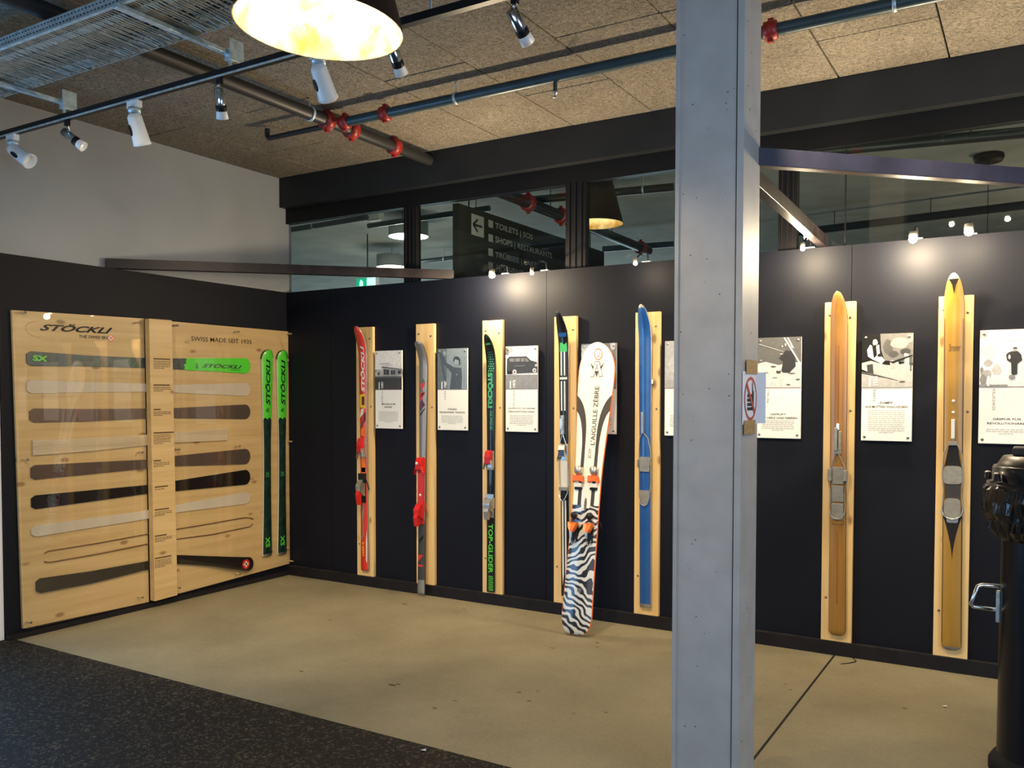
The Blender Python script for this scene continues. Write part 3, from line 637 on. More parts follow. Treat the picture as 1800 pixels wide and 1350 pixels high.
def chrome_spot(px, aim, label, lit=True, power=30):
    x = at_y(px, 150, TY).x
    # ray at track height: solve for x where track projects to px
    lo, hi = -1, 7
    for _ in range(40):
        mid = (lo+hi)/2; d = Vector((mid, TY, TZ))-CAM; w = d.dot(CF); q = CX+F_PX*d.dot(CR)/w
        if q < px: lo = mid
        else: hi = mid
    x = lo; base = Vector((x, TY, TZ))
    t = thing('track_spotlight', base, label, 'spotlight', 'spotlights on the lighting track')
    MB().box(x-.014, x+.014, TY-.012, TY+.012, TZ-.035, TZ, 'black_plastic').build('adapter', t, bevel=.002)
    d = (Vector(aim)-base).normalized(); back = base+Vector((0, 0, -.085))
    side = d.cross(Vector((0, 0, 1))).normalized()
    arm = [base+Vector((0, 0, -.035)), base+Vector((0, 0, -.05))-side*.018, back-d*.02-side*.014, back-d*.005]
    MB().tube(arm, .008, 'chrome', 8).build('arm', t)
    MB().lathe([(0, -.03), (.024, -.03), (.026, .05), (.026, .055)], back, 'chrome', 20, d).build('lamp_housing', t)
    MB().lathe([(.0265, .05), (.0275, .052), (.0275, .078), (.0265, .08)], back, 'black_plastic', 20, d).build('black_ring', t)
    MB().lathe([(.026, .078), (.031, .118), (.028, .118), (.012, .085), (0, .085)], back, 'white_paint', 20, d).build('reflector', t)
    MB().lathe([(0, .108), (.006, .105), (.006, .09), (0, .088)], back, 'bulb_dim', 10, d).build('bulb', t)
    if lit: spot('track_light', back+d*.13, aim, power, WARM2, 58, .7, .02)
    return base
def white_spot(px, aim, label, power=40, lit=True, dz=0):
    lo, hi = -1, 7
    for _ in range(40):
        mid = (lo+hi)/2; d = Vector((mid, TY, TZ))-CAM; w = d.dot(CF); q = CX+F_PX*d.dot(CR)/w
        if q < px: lo = mid
        else: hi = mid
    x = lo; base = Vector((x, TY, TZ))
    t = thing('track_floodlight', base, label, 'spotlight', 'white floodlights on the lighting track')
    MB().box(x-.045, x+.045, TY-.018, TY+.018, TZ-.038, TZ, 'white_paint').build('adapter', t, bevel=.003)
    MB().lathe([(0, -.038), (.033, -.038), (.033, -.062), (0, -.062)], base, 'galv', 24).build('pivot_disc', t)
    d = (Vector(aim)-base).normalized(); back = base+Vector((0, 0, -.085))
    MB().lathe([(0, -.02), (.028, -.018), (.038, .0), (.046, .13), (.049, .15), (.044, .15), (.036, .12), (0, .12)], back, 'white_paint', 28, d).build('lamp_housing', t)
    side = d.cross(Vector((0, 0, 1))).normalized(); tocam = (CAM-back); tocam = Vector((-.2, -1, -.05)); tocam = (tocam-d*tocam.dot(d)).normalized(); tan = d.cross(tocam)
    ov = [(back+d*(.065+.030*math.cos(2*math.pi*i/20))+tan*.013*math.sin(2*math.pi*i/20)+tocam*.0415) for i in range(20)]
    MB().prism(ov, tocam*.005, 'black_plastic').build('side_slot', t)
    if lit: spot('flood_light', back+d*.17, aim, power, WARM2, 75, .8, .03)
PW = 165
white_spot(22, (2.0, -1.9, 1.9), 'white cone floodlight nearest the grey wall on the lighting track, half out of frame', lit=False)
chrome_spot(118, (2.2, -1.6, 1.9), 'small chrome spotlight under the first cable tray bracket', power=PW*.2)
white_spot(236, (1.15, -1.5, .9), 'white cone floodlight between the two cable tray brackets', power=PW*.6)
chrome_spot(386, (1.35, -1.5, .7), 'small chrome spotlight under the second cable tray bracket', power=PW*.6)
white_spot(560, (2.0, -.3, 1.0), 'white cone floodlight hanging just below the big gold-lined pendant', power=PW*.5)
chrome_spot(690, (2.7, 0, .9), 'small chrome spotlight peeking out beside the gold-lined pendant', power=PW)
chrome_spot(905, (4.1, 0, 1.2), 'small chrome spotlight left of the column near the top edge', power=PW*.85)
chrome_spot(1450, (5.0, 0, 1.3), 'small chrome spotlight added above the frame behind the column', power=PW*.7)  # unseen spotlight added to light the boards past the column
chrome_spot(1680, (5.9, 0, 1.3), 'small chrome spotlight added above the frame towards the bin', power=PW*.6)  # another unseen spotlight, added for light towards the bin
tf = thing('added_display_flood', (2.6, -4.2, 3.3), 'white floodlight added on the ceiling outside the frame to light the display board', 'spotlight')  # unseen floodlight, added to brighten the display board
MB().lathe([(0, -.08), (.04, -.08), (.045, .08), (.038, .08), (0, .06)], (2.6, -4.2, 3.28), 'white_paint', 24, (-2.6, 3.0, -2.2)).build('lamp_housing', tf)
MB().tube([(2.6, -4.2, 3.3), (2.6, -4.2, CE)], .012, 'white_paint', 8).build('stem', tf)
spot('flood_light', (2.5, -4.08, 3.2), (.05, -1.2, 1.05), 150, WARM2, 60, .8, .03)  # beam of the added display floodlight

# ---------------------------------------------------------------- pendants
def pendant(c, r, label, h=.42, rt=.45, power=60, bulb='bulb', drop=0.0, axis=(0, 0, 1)):
    c = Vector(c); t = thing('pendant_lamp', c, label, 'pendant lamp', 'gold-lined pendant lamps')
    MB().lathe([(r, 0), (r*rt, h), (r*rt*.9, h+.01), (.02, h+.012)], c, 'shade_out', 48, axis).build('lamp_shade', t)
    MB().lathe([(r-.0005, 0), (r-.006, .001), (r*rt-.006, h-.004), (.0, h)], c, 'gold', 48, axis).build('gold_lining', t)
    MB().tube([c+Vector((0, 0, h)), c+Vector((0, 0, CE-c.z+drop))], .006, 'black', 8).build('cord', t)
    MB().lathe([(0, -.05), (.03, -.04), (.042, 0), (.03, .04), (.018, .07), (0, .07)], c+Vector((0, 0, h*.45)), bulb, 20).build('bulb', t)
    MB().tube([c+Vector((0, 0, h*.45+.06)), c+Vector((0, 0, h))], .018, 'black_plastic', 10).build('socket', t)
    point('pendant_light', c+Vector((0, 0, h*.28)), power, (1, .80, .50), .05)
pc = at_z(561, 50, 2.90)
pendant(pc, .302, 'large pendant lamp with glowing gold-leaf inside, hanging before the lighting track', h=.50, rt=.5, power=75, axis=(.052, .031, 1))
pendant((6.35, -3.3, 2.90), .302, 'second large pendant lamp added outside the frame above the bin side', h=.50, rt=.5, power=28)  # unseen pendant added for warm light on column, floor and ceiling
p2_ = at_z(1046, 394, 2.96)
pendant((p2_.x, max(p2_.y, .45), 2.96), .225, 'bronze cone pendant glowing gold inside, behind the glass band', h=.42, rt=.52, power=8, bulb='bulb_dim', drop=.05)
# ================================================================ boards, skis and posters on the back wall
DB = .03
def wboard(x, label):
    t = thing('mounting_board', (x, 0, .09), label, 'board', 'pine boards carrying the skis')
    MB().box(x-.089, x+.089, -DB, -.0005, .086, 2.157, 'pine').build('plank', t, bevel=.002)
    for (dx, z) in ((-.06, 2.08), (.06, 2.06), (.068, 1.50), (-.062, .35)):
        MB().lathe([(0, .003), (.006, .003), (.008, 0)], (x+dx, -DB, z), 'screw', 10, (0, -1, 0)).build('screw', t)
BX = [.917, 1.540, 2.171, 2.790, 3.419, 4.662, 5.288]
BL = ['pine board behind the red race ski', 'pine board behind the grey ski with red binding', 'pine board behind the black and green ski',
      'pine board behind the black white-striped ski', 'pine board behind the blue ski', 'pine board behind the plain varnished wooden ski', 'pine board behind the wooden ski with black arrow tips']
for x, l in zip(BX, BL): wboard(x, l)

LSX = 1.0
class Ski:
    """local frame: x across, z along from the tail, -y towards the viewer"""
    def __init__(s, L, wt, wm, wb, th, tipL, lift, tailr=.02, off=.0, tippow=2.0, camber=.0, liftL=None, tipflat=0):
        s.L, s.wt, s.wm, s.wb, s.th, s.tipL, s.lift, s.tailr, s.off, s.tp, s.camber = L, wt, wm, wb, th, tipL, lift, tailr, off, tippow, camber
        s.trf = .8
        s.liftL = liftL or tipL*1.6
    def half(s, z):
        t = z/s.L; zt = 1-s.tipL*.9/s.L
        if t > .5: k = min(1, (t-.5)/(zt-.5)); w = s.wm+(s.wt-s.wm)*k*k*(3-2*k)
        else: k = (.5-t)/.5; w = s.wm+(s.wb-s.wm)*k*k
        q = (z-(s.L-s.tipL))/s.tipL
        if q > 0: w *= max(0, 1-min(q, 1)**s.tp)**.5 if s.tp >= 1.5 else 1
        if z < s.tailr: w *= s.trf+(1-s.trf)*max(0, 1-((s.tailr-z)/s.tailr)**2)**.5
        return max(w/2, .0015)
    def out(s, z):
        q = max(0, (z-(s.L-s.liftL))/s.liftL)
        return s.off+s.lift*q*q+s.camber*math.sin(math.pi*min(1, z/s.L))
    def P(s, u, z, e=.0):   # point on the top face, e in front
        return Vector((u, -(s.out(z)+s.th+e), z))
    def body(s, matf, side, parent, name='ski_body', n=90):
        mb = MB(); zs = []
        N1 = n
        for i in range(N1+1):
            t = i/N1; zs.append(s.L*(t if t < .8 else t))
        zs += [s.L-s.tipL*k for k in (.75, .5, .35, .25, .16, .1, .06, .03, .012, .004)]; zs += [s.tailr*k for k in (.3, .6)] if s.tailr else []
        zs += getattr(s, 'cuts', [])
        zs = sorted(set(round(z, 5) for z in zs))
        V = []
        for z in zs:
            h = s.half(z); o = s.out(z)
            V += [(-h, -o, z), (h, -o, z), (h, -(o+s.th*.85), z), (h*.97, -(o+s.th), z), (-h*.97, -(o+s.th), z), (-h, -(o+s.th*.85), z)]
        top = {}; sd = []
        for i in range(len(zs)-1):
            a = 6*i; b = a+6; zm = (zs[i]+zs[i+1])/2
            top.setdefault(matf(zm), []).append((a+3, a+4, b+4, b+3))
            sd += [(a, a+1, b+1, b), (a+1, a+2, b+2, b+1), (a+2, a+3, b+3, b+2), (a+4, a+5, b+5, b+4), (a+5, a, b, b+5)]
        sd += [(0, 5, 4, 3, 2, 1), tuple(len(V)-6+k for k in range(6))]
        inv = ROOTM[parent.name]; V = [inv @ Vector((p[0]*LSX, p[1], p[2])) for p in V]
        o0 = 0
        mb.v = V
        for m, fs in top.items():
            k = mb.mi(m)
            for f_ in fs: mb.f.append(list(f_)); mb.m.append(k); mb.sm.append(True)
        k = mb.mi(side)
        for f_ in sd: mb.f.append(list(f_)); mb.m.append(k); mb.sm.append(False)
        return mb.build(name, parent)
def L2W(parent):
    m = ROOTM[parent.name]; return lambda p: m @ Vector(p)
class LMB(MB):     # builder working in the parent's local frame
    def __init__(s, parent): super().__init__(); s.T = ROOTM[parent.name]; s.par = parent
    def add(s, vs, fs, m, smooth=False): return super().add([s.T @ Vector((p[0]*LSX, p[1], p[2])) for p in vs], fs, m, smooth)
    def done(s, name, **k): return s.build(name, s.par, **k)
    def decal(s, sk, pts, m, e=.0012): return s.add([sk.P(u, z, e) for u, z in pts], [tuple(range(len(pts)))], m)
    def stext(s, sk, txt, u0, u1, z0, z1, m, rot='up', e=.0014, **k): text(s, txt, lambda u, v: sk.P(u, v, e), u0, u1, z0, z1, m, rot, **k)
def ski_at(name, label, pxb, pyb, pxt, pyt, ytail, ytip=None, cat='ski', group='skis mounted on the pine boards'):
    a = at_y(pxb, pyb, ytail-.012); b = at_y(pxt, pyt, (ytip if ytip is not None else ytail)-.012)
    a = Vector((a.x, ytail, a.z)); b = Vector((b.x, ytip if ytip is not None else ytail, b.z))
    z = (b-a).normalized(); x = Vector((0, 1, 0)).cross(z).normalized(); y = z.cross(x)
    m = Matrix.Translation(a) @ Matrix((x, y, z)).transposed().to_4x4()
    t = thing(name, a, label, cat, group, m)
    def s_of(py, px=None, out=.02):
        # length coordinate of an image row on the ski's plane
        lo, hi = -.2, 2.6
        for _ in range(40):
            mid = (lo+hi)/2; p = m @ Vector((0, -out, mid)); d = p-CAM; yy = CY-F_PX*d.dot(CU)/d.dot(CF)
            if yy > py: lo = mid
            else: hi = mid
        return lo
    return t, s_of
YB = -DB-.012

# ---- 1 red race ski
t, S = ski_at('race_ski', 'red race ski with white lettering and silver binding on the board nearest the corner', 641, 1003, 637.5, 640, YB)
L = S(573, out=.1); k = Ski(L, .086, .066, .080, .014, .12, .085, liftL=.26, tippow=2.2)
k.cuts = [S(620)]
k.body(lambda z: 'red', 'silver_ski', t)
l = LMB(t)
l.stext(k, 'ST\u00d6CKLI', -.020, .022, S(690), S(608), 'white_ink', bold=.035, shear=.25); l.done('lettering', label='white lettering')
l = LMB(t)
l.decal(k, [(-.030, S(716)), (.030, S(718)), (.030, S(692)), (-.030, S(694))], 'yellow'); l.decal(k, [(-.012, S(712)), (.018, S(712)), (.018, S(697)), (-.012, S(697))], 'maroon', .0018)
l.decal(k, [(-.033, S(735)), (.0, S(728)), (.012, S(718)), (-.02, S(719))], 'skiwhite'); l.decal(k, [(.005, S(745)), (.03, S(738)), (.03, S(724)), (.01, S(727))], 'maroon')
l.decal(k, [(-.030, S(752)), (-.005, S(738)), (.0, S(744)), (-.022, S(756))], 'slate'); l.decal(k, [(-.022, S(766)), (.022, S(766)), (.022, S(748)), (-.022, S(754))], 'orange')
l.decal(k, [(-.02, S(832)), (.02, S(832)), (.02, S(803)), (-.02, S(803))], 'orange')
l.decal(k, [(-.018, S(925)), (.0, S(905)), (.006, S(885)), (-.008, S(885)), (-.02, S(900))], 'silver_ski'); l.decal(k, [(-.024, S(950)), (-.004, S(942)), (.004, S(915)), (-.012, S(925))], 'silver_ski')
l.decal(k, [(.018, S(985)), (.030, S(990)), (.034, S(960)), (.030, S(930)), (.020, S(950))], 'skiwhite')
l.stext(k, 'LASER SL', -.022, -.002, S(978), S(952), 'yellow', bold=.02, shear=.2)
l.decal(k, [(-.02, S(830)), (.022, S(830)), (.022, S(822)), (-.02, S(822))], 'yellow'); l.done('decoration')
def lb(t, name, boxes, bevel=.002, **kk):
    l = LMB(t)
    for (x0, x1, o0, o1, z0, z1, m) in boxes: l.box(x0, x1, -o1, -o0, min(z0, z1), max(z0, z1), m)
    return l.done(name, bevel=bevel, **kk)
def toe(t, zc, h, c1, c2, th=.014, w=.062, H=.060):
    """toe piece: base, rounded head leaning out, two wings"""
    lb(t, 'toe_base', [(-w/2, w/2, th, th+.014, zc-h*.6, zc+h*.5, c2)])
    l = LMB(t); pts = [(-.0, -(th+.012), zc+h*.55), (-.0, -(th+H*.75), zc+h*.45), (0, -(th+H), zc+h*.1), (0, -(th+H*.9), zc-h*.35), (0, -(th+.012), zc-h*.4)]
    l.prism([Vector(p)+Vector((-w*.36, 0, 0)) for p in pts], (w*.72, 0, 0), c1); l.done('toe_head', bevel=.005)
    for sx in (-1, 1): LMB(t).prism([(sx*w*.36, -(th+H*.95), zc-h*.1), (sx*w*.36, -(th+H*.35), zc-h*.1), (sx*w*.62, -(th+H*.4), zc-h*.6), (sx*w*.62, -(th+H*.8), zc-h*.55)], (0, 0, -h*.12), c2).build('toe_wing', t, bevel=.001)
def heel(t, zc, h, c1, c2, c3, th=.014, w=.06, H=.075):
    lb(t, 'heel_track', [(-w*.42, w*.42, th, th+.010, zc-h*.55, zc+h*.6, c2)])
    l = LMB(t); pts = [(0, -(th+.008), zc+h*.3), (0, -(th+H*.6), zc+h*.38), (0, -(th+H), zc+h*.15), (0, -(th+H*.95), zc-h*.1), (0, -(th+H*.45), zc-h*.25), (0, -(th+.008), zc-h*.3)]
    l.prism([Vector(p)+Vector((-w*.38, 0, 0)) for p in pts], (w*.76, 0, 0), c1); l.done('heel_housing', bevel=.004)
    l = LMB(t); pts = [(0, -(th+H*.95), zc-h*.05), (0, -(th+H*1.15), zc-h*.2), (0, -(th+H*.95), zc-h*.62), (0, -(th+H*.7), zc-h*.62), (0, -(th+H*.6), zc-h*.15)]
    l.prism([Vector(p)+Vector((-w*.27, 0, 0)) for p in pts], (w*.54, 0, 0), c3); l.done('heel_lever', bevel=.004)
def brake(t, zc, m='black_plastic', th=.014, w=.07):
    l = LMB(t)
    for sx in (-1, 1): l.tube([(sx*.028, -(th+.01), zc+.02), (sx*w*.62, -(th+.004), zc-.02), (sx*w*.78, -(th-.004), zc-.075)], .004, m, 8)
    l.done('brake_arm')
toe(t, (S(770)+S(800))/2, abs(S(770)-S(800)), 'redbind', 'alu')
heel(t, (S(838)+S(880))/2, abs(S(836)-S(880)), 'alu', 'black_plastic', 'redbind'); lb(t, 'heel_pad', [(-.03, .03, .014, .05, S(848), S(832), 'black_plastic')]); brake(t, S(845))

# ---- 2 grey ski, red binding, standing on the floor
t, S = ski_at('slalom_ski', 'silver grey ski with red plate binding, its tail down over the baseboard', 740, 1044, 743.5, 700, -.085, -.045)
L = S(600, out=.09); k = Ski(L, .080, .064, .070, .013, .05, .085, liftL=.20, tippow=4, tailr=.004)
zr = S(915); k.cuts = [S(915), S(1012), S(625)]
k.body(lambda z: 'silver_ski' if (z > zr or z < S(1018)) else 'grey_ski', 'grey_ski', t)
l = LMB(t)
for (pts, m) in (([(-.026, S(674)), (.0, S(664)), (.022, S(673))], 'midgrey'), ([(-.028, S(673)), (.020, S(674)), (-.012, S(688))], 'red'),
                 ([(-.010, S(689)), (.010, S(693)), (-.026, S(700)), (-.028, S(697))], 'red'), ([(-.028, S(699)), (.004, S(688)), (.020, S(691))], 'midgrey'),
                 ([(-.028, S(691)), (.022, S(690)), (-.020, S(705)), (-.028, S(704))], 'red'), ([(-.012, S(701)), (.024, S(712)), (-.028, S(722)), (-.028, S(712))], 'maroon'),
                 ([(-.028, S(729)), (.020, S(717)), (.022, S(719)), (-.024, S(731))], 'ink'), ([(-.030, S(976)), (.018, S(976)), (-.030, S(988))], 'red'),
                 ([(-.030, S(993)), (.024, S(993)), (.008, S(997)), (-.030, S(996))], 'red'), ([(-.022, S(948)), (.02, S(940)), (.02, S(946)), (-.02, S(956))], 'skiblack')):
    l.decal(k, pts, m)
l.done('decoration')
lb(t, 'binding_plate', [(-.030, .026, .013, .030, S(888), S(822), 'redbind')])
toe(t, S(817), abs(S(805)-S(830)), 'redbind', 'redbind', w=.07); heel(t, (S(885)+S(916))/2, abs(S(880)-S(918)), 'redbind', 'redbind', 'redbind', w=.066)
l = LMB(t); l.lathe([(0, .002), (.010, .002), (.011, 0)], (-.008, -.0765, S(814)), 'skiwhite', 14, (0, -1, 0)); l.lathe([(0, .002), (.010, .002), (.011, 0)], (-.004, -.031, S(870)), 'skiwhite', 14, (0, -1, 0)); l.done('round_label')
brake(t, S(885), 'redbind')

# ---- 3 black and green ski
t, S = ski_at('glider_ski', 'black ski with neon green lettering and chequered fades', 862, 1041, 862.5, 690, YB)
L = S(587, out=.075); k = Ski(L, .080, .064, .070, .012, .14, .075, liftL=.24, tippow=2, tailr=.004)
k.body(lambda z: 'skiblack', 'skiblack', t)
l = LMB(t)
l.stext(k, 'ST\u00d6CKLI', -.024, .024, S(717), S(655), 'green2', rot='down', bold=.045, space=.9)
l.stext(k, 'THE SWISS SKI', -.006, .018, S(756), S(722), 'green2', rot='down', shear=.2)
l.stext(k, 'TOP-GLIDER', -.018, .022, S(1008), S(921), 'green', rot='down', bold=.02)
l.done('lettering', label='green lettering')
l = LMB(t)
for r in range(9):
    z = S(619+r*4.0); hh = (S(619)-S(623))*.5*(.35+.08*r)
    for c in range(3):
        u = -.022+c*.017+(r % 2)*.006; l.decal(k, [(u, z-hh), (u+.010, z-hh), (u+.012, z+hh*.2), (u+.002, z+hh*.2)], 'green2')
l.done('chequer'); l = LMB(t)
for r in range(8):
    z = S(1013+r*3.4); hh = (S(1013)-S(1016))*.6
    for c in range(3):
        u = -.018+c*.014+(r % 2)*.005; l.decal(k, [(u, z-hh), (u+.008, z-hh), (u+.010, z+hh*.3), (u+.002, z+hh*.3)], 'green')
l.done('chequer'); l = LMB(t); l.decal(k, [(-.012, S(853)), (.010, S(853)), (.012, S(826)), (-.010, S(826))], 'skidkgreen')
q = [(-.010, S(594)), (.0, S(590)), (.012, S(600)), (-.006, S(600))]; l.decal(k, [(-.020, S(604)), (.018, S(603)), (.02, S(606)), (-.022, S(607))], 'green2')
l.done('decoration')
lb(t, 'plate', [(-.030, .030, .012, .026, S(826), S(812), 'old_metal')])
toe(t, S(806), abs(S(793)-S(820)), 'redbind', 'alu', w=.068, H=.05); heel(t, S(890), abs(S(872)-S(908)), 'alu', 'alu', 'alu', w=.075, H=.06)
lb(t, 'heel_frame', [(-.038, -.028, .012, .05, S(893), S(875), 'alu'), (.028, .038, .012, .05, S(893), S(875), 'alu'), (-.03, .03, .012, .02, S(882), S(876), 'old_metal')], label='silver heel frame')

# ---- 4 black ski with white stripes and cable binding
t, S = ski_at('striped_ski', 'old black ski with white pinstripes and cable binding, behind the zebra monoski', 994, 1048, 991, 660, YB)
L = S(548, out=.09); k = Ski(L, .082, .068, .070, .012, .17, .09, liftL=.26, tippow=1.9, tailr=.004)
k.body(lambda z: 'skiblack', 'chrome', t)
l = LMB(t)
l.decal(k, [(-.030, S(592)), (.030, S(592)), (.030, S(585)), (-.030, S(585))], 'blue')
l.decal(k, [(-.030, S(618)), (.030, S(618)), (.026, S(602)), (.006, S(606)), (-.010, S(602)), (-.026, S(602))], 'green2')
l.decal(k, [(-.032, S(667)), (.028, S(667)), (.028, S(663)), (-.032, S(663))], 'skiwhite')
for (u0, u1) in ((-.024, -.014), (.002, .012)):
    for (za, zb) in ((S(660), S(613)), (S(722), S(670))): l.decal(k, [(u0, za), (u1, za), (u1, zb), (u0, zb)], 'skiwhite')
for (u0, u1, e) in ((-.024, -.010, 1010), (.0, .012, 1005)): l.decal(k, [(u0, S(e)), (u0+.004, S(e+20)), (u1, S(e)), (u1, S(880)), (u0, S(880))], 'skiwhite')
l.done('stripes', label='white pinstripes')
lb(t, 'front_lever', [(-.018, .008, .012, .035, S(764), S(730), 'alu'), (-.022, .0, .03, .045, S(755), S(736), 'galv')], label='chrome front throw lever')
l = LMB(t)
for sx in (-1, 1): l.tube([(sx*.004-.005, -.028, S(765)), (sx*.030, -.030, S(785)), (sx*.036, -.025, S(820)), (sx*.036, -.022, S(850)), (sx*.030, -.03, S(868))], .0035, 'chrome', 8)
l.tube([(-.032+.064*i/8, -.04-.01*math.sin(math.pi*i/8), S(868)-(S(868)-S(880))*math.sin(math.pi*i/8)) for i in range(9)], .005, 'chrome', 8); l.done('cable')
lb(t, 'sole_plate', [(-.026, .028, .012, .024, S(856), S(806), 'skiwhite')], label='white sole plate'); lb(t, 'heel_block', [(-.034, .034, .012, .04, S(862), S(856), 'old_metal'), (-.02, .02, .012, .03, S(872), S(862), 'skiblack')])
toe(t, S(793), abs(S(780)-S(806)), 'chrome', 'chrome', w=.066, H=.05)

# ---- 5 blue ski
t, S = ski_at('blue_ski', 'blue ski with grey sole plates and a front throw lever, beside the column', 1134, 1068, 1134, 690, YB)
L = S(535, out=.075); k = Ski(L, .092, .082, .080, .014, .20, .075, liftL=.26, tippow=2.2, tailr=.004); k.cuts = [S(1062), S(542)]
k.body(lambda z: 'alu' if (z < S(1061)) else ('old_metal' if z > S(541, out=.08) else 'blue'), 'alu', t)
def plates(t, k, items, m='old_metal', th=.014):
    for (za, zb, w, m_) in items:
        lb(t, 'sole_plate', [(-w, w, th, th+.010, za, zb, m_ or m)])
l = LMB(t)
l.add([k.P(-.036+.072*(i % 2 == 0)*0, 0) for i in range(0)], [], 'blue') if False else None
arc = [(-.036, S(862))]+[(-.036*math.cos(math.pi*i/12), S(868)-(S(868)-S(888))*math.sin(math.pi*i/12)) for i in range(13)]+[(.036, S(862))]
l.prism([k.P(u, z, .001) for u, z in arc], (0, -.010, 0), 'old_metal'); l.done('heel_plate', bevel=.001)
l = LMB(t); l.prism([k.P(u, z, .001) for u, z in [(-.040, S(806)), (-.034, S(829)), (.034, S(829)), (.040, S(806)), (.030, S(803)), (-.030, S(803))]], (0, -.012, 0), 'old_metal'); l.done('toe_plate', bevel=.001)
lb(t, 'toe_iron', [(-.048, -.040, .014, .045, S(822), S(808), 'old_metal'), (.036, .044, .014, .045, S(818), S(806), 'old_metal')])
lb(t, 'front_lever', [(-.022, -.004, .014, .036, S(762), S(724), 'alu')], label='aluminium throw lever')
l = LMB(t)
for sx in (-1, 1): l.tube([(-.012+sx*.008, -.026, S(762)), (sx*.030-.004, -.026, S(770)), (sx*.042, -.020, S(795)), (sx*.042, -.018, S(850)), (sx*.038, -.03, S(872)), (sx*.022, -.034, S(886))], .003, 'old_metal', 8)
l.tube([(-.022, -.034, S(886)), (0, -.036, S(889)), (.022, -.034, S(886))], .004, 'old_metal', 8); l.done('cable')
lb(t, 'side_hook', [(.044, .056, .004, .016, S(675), S(667), 'skiwhite')])

# ---- 6 plain wooden ski
def oldski(name, label, a, b, top, w, m, tip, arrow):
    t, S = ski_at(name, label, *a, *b, YB)
    L = S(top, out=.055); k = Ski(L, w, w*.94, w*1.0, .016, .21, .055, liftL=.24, tippow=2.3, tailr=.035); k.cuts = [S(top+12), S(a[1]-8)]+[.035*q for q in (.03, .08, .15, .45, .75)]; k.trf = .35
    return t, S, L, k
t, S, L, k = oldski('wooden_ski', 'plain varnished wooden ski with thin red centre groove and cable binding', (1471, 1117), (1474, 700), 512, .100, None, None, None)
k.body(lambda z: 'ashwood', 'ski_side_wood', t)
l = LMB(t)
for za, zb in ((S(750), S(607)), (S(1062), S(936))): l.decal(k, [(-.0022, za), (.0022, za), (.0012, zb), (-.0012, zb)], 'dark_red_line')
l.done('groove_line', label='thin red groove line')
lb(t, 'sole_plate', [(-.034, .034, .016, .024, S(851), S(821), 'old_metal')]); lb(t, 'sole_plate', [(-.034, .034, .016, .023, S(882), S(854), 'old_metal')]); lb(t, 'sole_plate', [(-.034, .034, .016, .024, S(914), S(885), 'old_metal')])
lb(t, 'toe_iron', [(-.056, -.034, .016, .048, S(845), S(824), 'old_metal'), (.034, .056, .016, .048, S(845), S(826), 'old_metal')])
lb(t, 'front_lever', [(-.020, -.002, .016, .040, S(792), S(752), 'old_metal'), (.004, .020, .016, .034, S(790), S(758), 'old_metal'), (-.008, .008, .016, .03, S(756), S(744), 'chrome'), (-.022, .020, .016, .03, S(798), S(788), 'old_metal')], label='worn front throw lever')
l = LMB(t)
for sx in (-1, 1): l.tube([(sx*.008-.004, -.028, S(797)), (sx*.038, -.026, S(818)), (sx*.054, -.030, S(835)), (sx*.050, -.022, S(852)), (sx*.038, -.020, S(868)), (sx*.046, -.022, S(890)), (sx*.042, -.030, S(902))], .003, 'old_metal', 8)
l.tube([(-.042*math.cos(math.pi*i/10), -.034, S(900)-(S(900)-S(912))*math.sin(math.pi*i/10)) for i in range(11)], .0032, 'chrome', 8); l.done('cable')
lb(t, 'heel_lift', [(-.036, .036, .016, .021, S(922), S(914), 'ashwood')])

# ---- 7 wooden ski with black arrow tips
t, S, L, k = oldski('arrow_ski', 'varnished wooden ski with black arrow inlays and grey metal tip beside the bin', (1672, 1143), (1676, 700), 480, .106, None, None, None)
k.cuts = [S(492), S(1136)]
k.body(lambda z: 'old_metal' if z > S(491, out=.06) else ('old_metal' if z < S(1137) else 'ashwood2'), 'ski_side_wood', t)
l = LMB(t)
l.decal(k, [(-.0255, S(490, out=.06)), (.0255, S(490, out=.06)), (.010, S(500, out=.05)), (.0, S(517)), (-.010, S(500, out=.05))], 'ink', .002)
V0 = S(905); V1 = S(985); n = 8
Lp = [(-.050*(1-(i/n))**1.6, V0+(V1-V0)*i/n) for i in range(n+1)]; Rp = [(-u, z) for u, z in Lp[::-1]]
l.decal(k, Lp+Rp[1:], 'ink', .0016)
l.decal(k, [(-.044, S(823)), (.044, S(823)), (.022, S(778)), (-.018, S(778))], 'ink', .0016)
l.decal(k, [(-.040, S(880)), (.040, S(880)), (.040, S(848)), (-.040, S(848))], 'charcoal', .0016)
for sx in (-1, 1): l.decal(k, [(sx*.047, S(1130)), (sx*.049, S(1130)), (sx*.048, S(560)), (sx*.046, S(560))][::sx], 'ink', .001)
l.stext(k, 'Stroemer', -.026, .034, S(617), S(604), 'ink_brown', rot='h', shear=.3)
l.done('inlay', label='black arrow inlays')
def rplate(t, k, za, zb, w, m='alu', th=.010, nm='sole_plate'):
    c = (za+zb)/2; h = abs(zb-za)/2; pts = []
    for i in range(28):
        a = 2*math.pi*i/28; ca, sa = math.cos(a), math.sin(a)
        pts.append((w*math.copysign(abs(ca)**.45, ca), c+h*math.copysign(abs(sa)**.45, sa)))
    l = LMB(t); l.prism([k.P(u, z, .001) for u, z in pts], (0, -th, 0), m); l.done(nm, bevel=.001)
rplate(t, k, S(851), S(819), .048, 'old_metal'); rplate(t, k, S(910), S(876), .042, 'old_metal')
lb(t, 'front_lever', [(-.009, .009, .016, .034, S(771), S(737), 'skiwhite'), (-.007, .007, .016, .03, S(777), S(771), 'old_metal')], label='white front throw lever')
l = LMB(t)
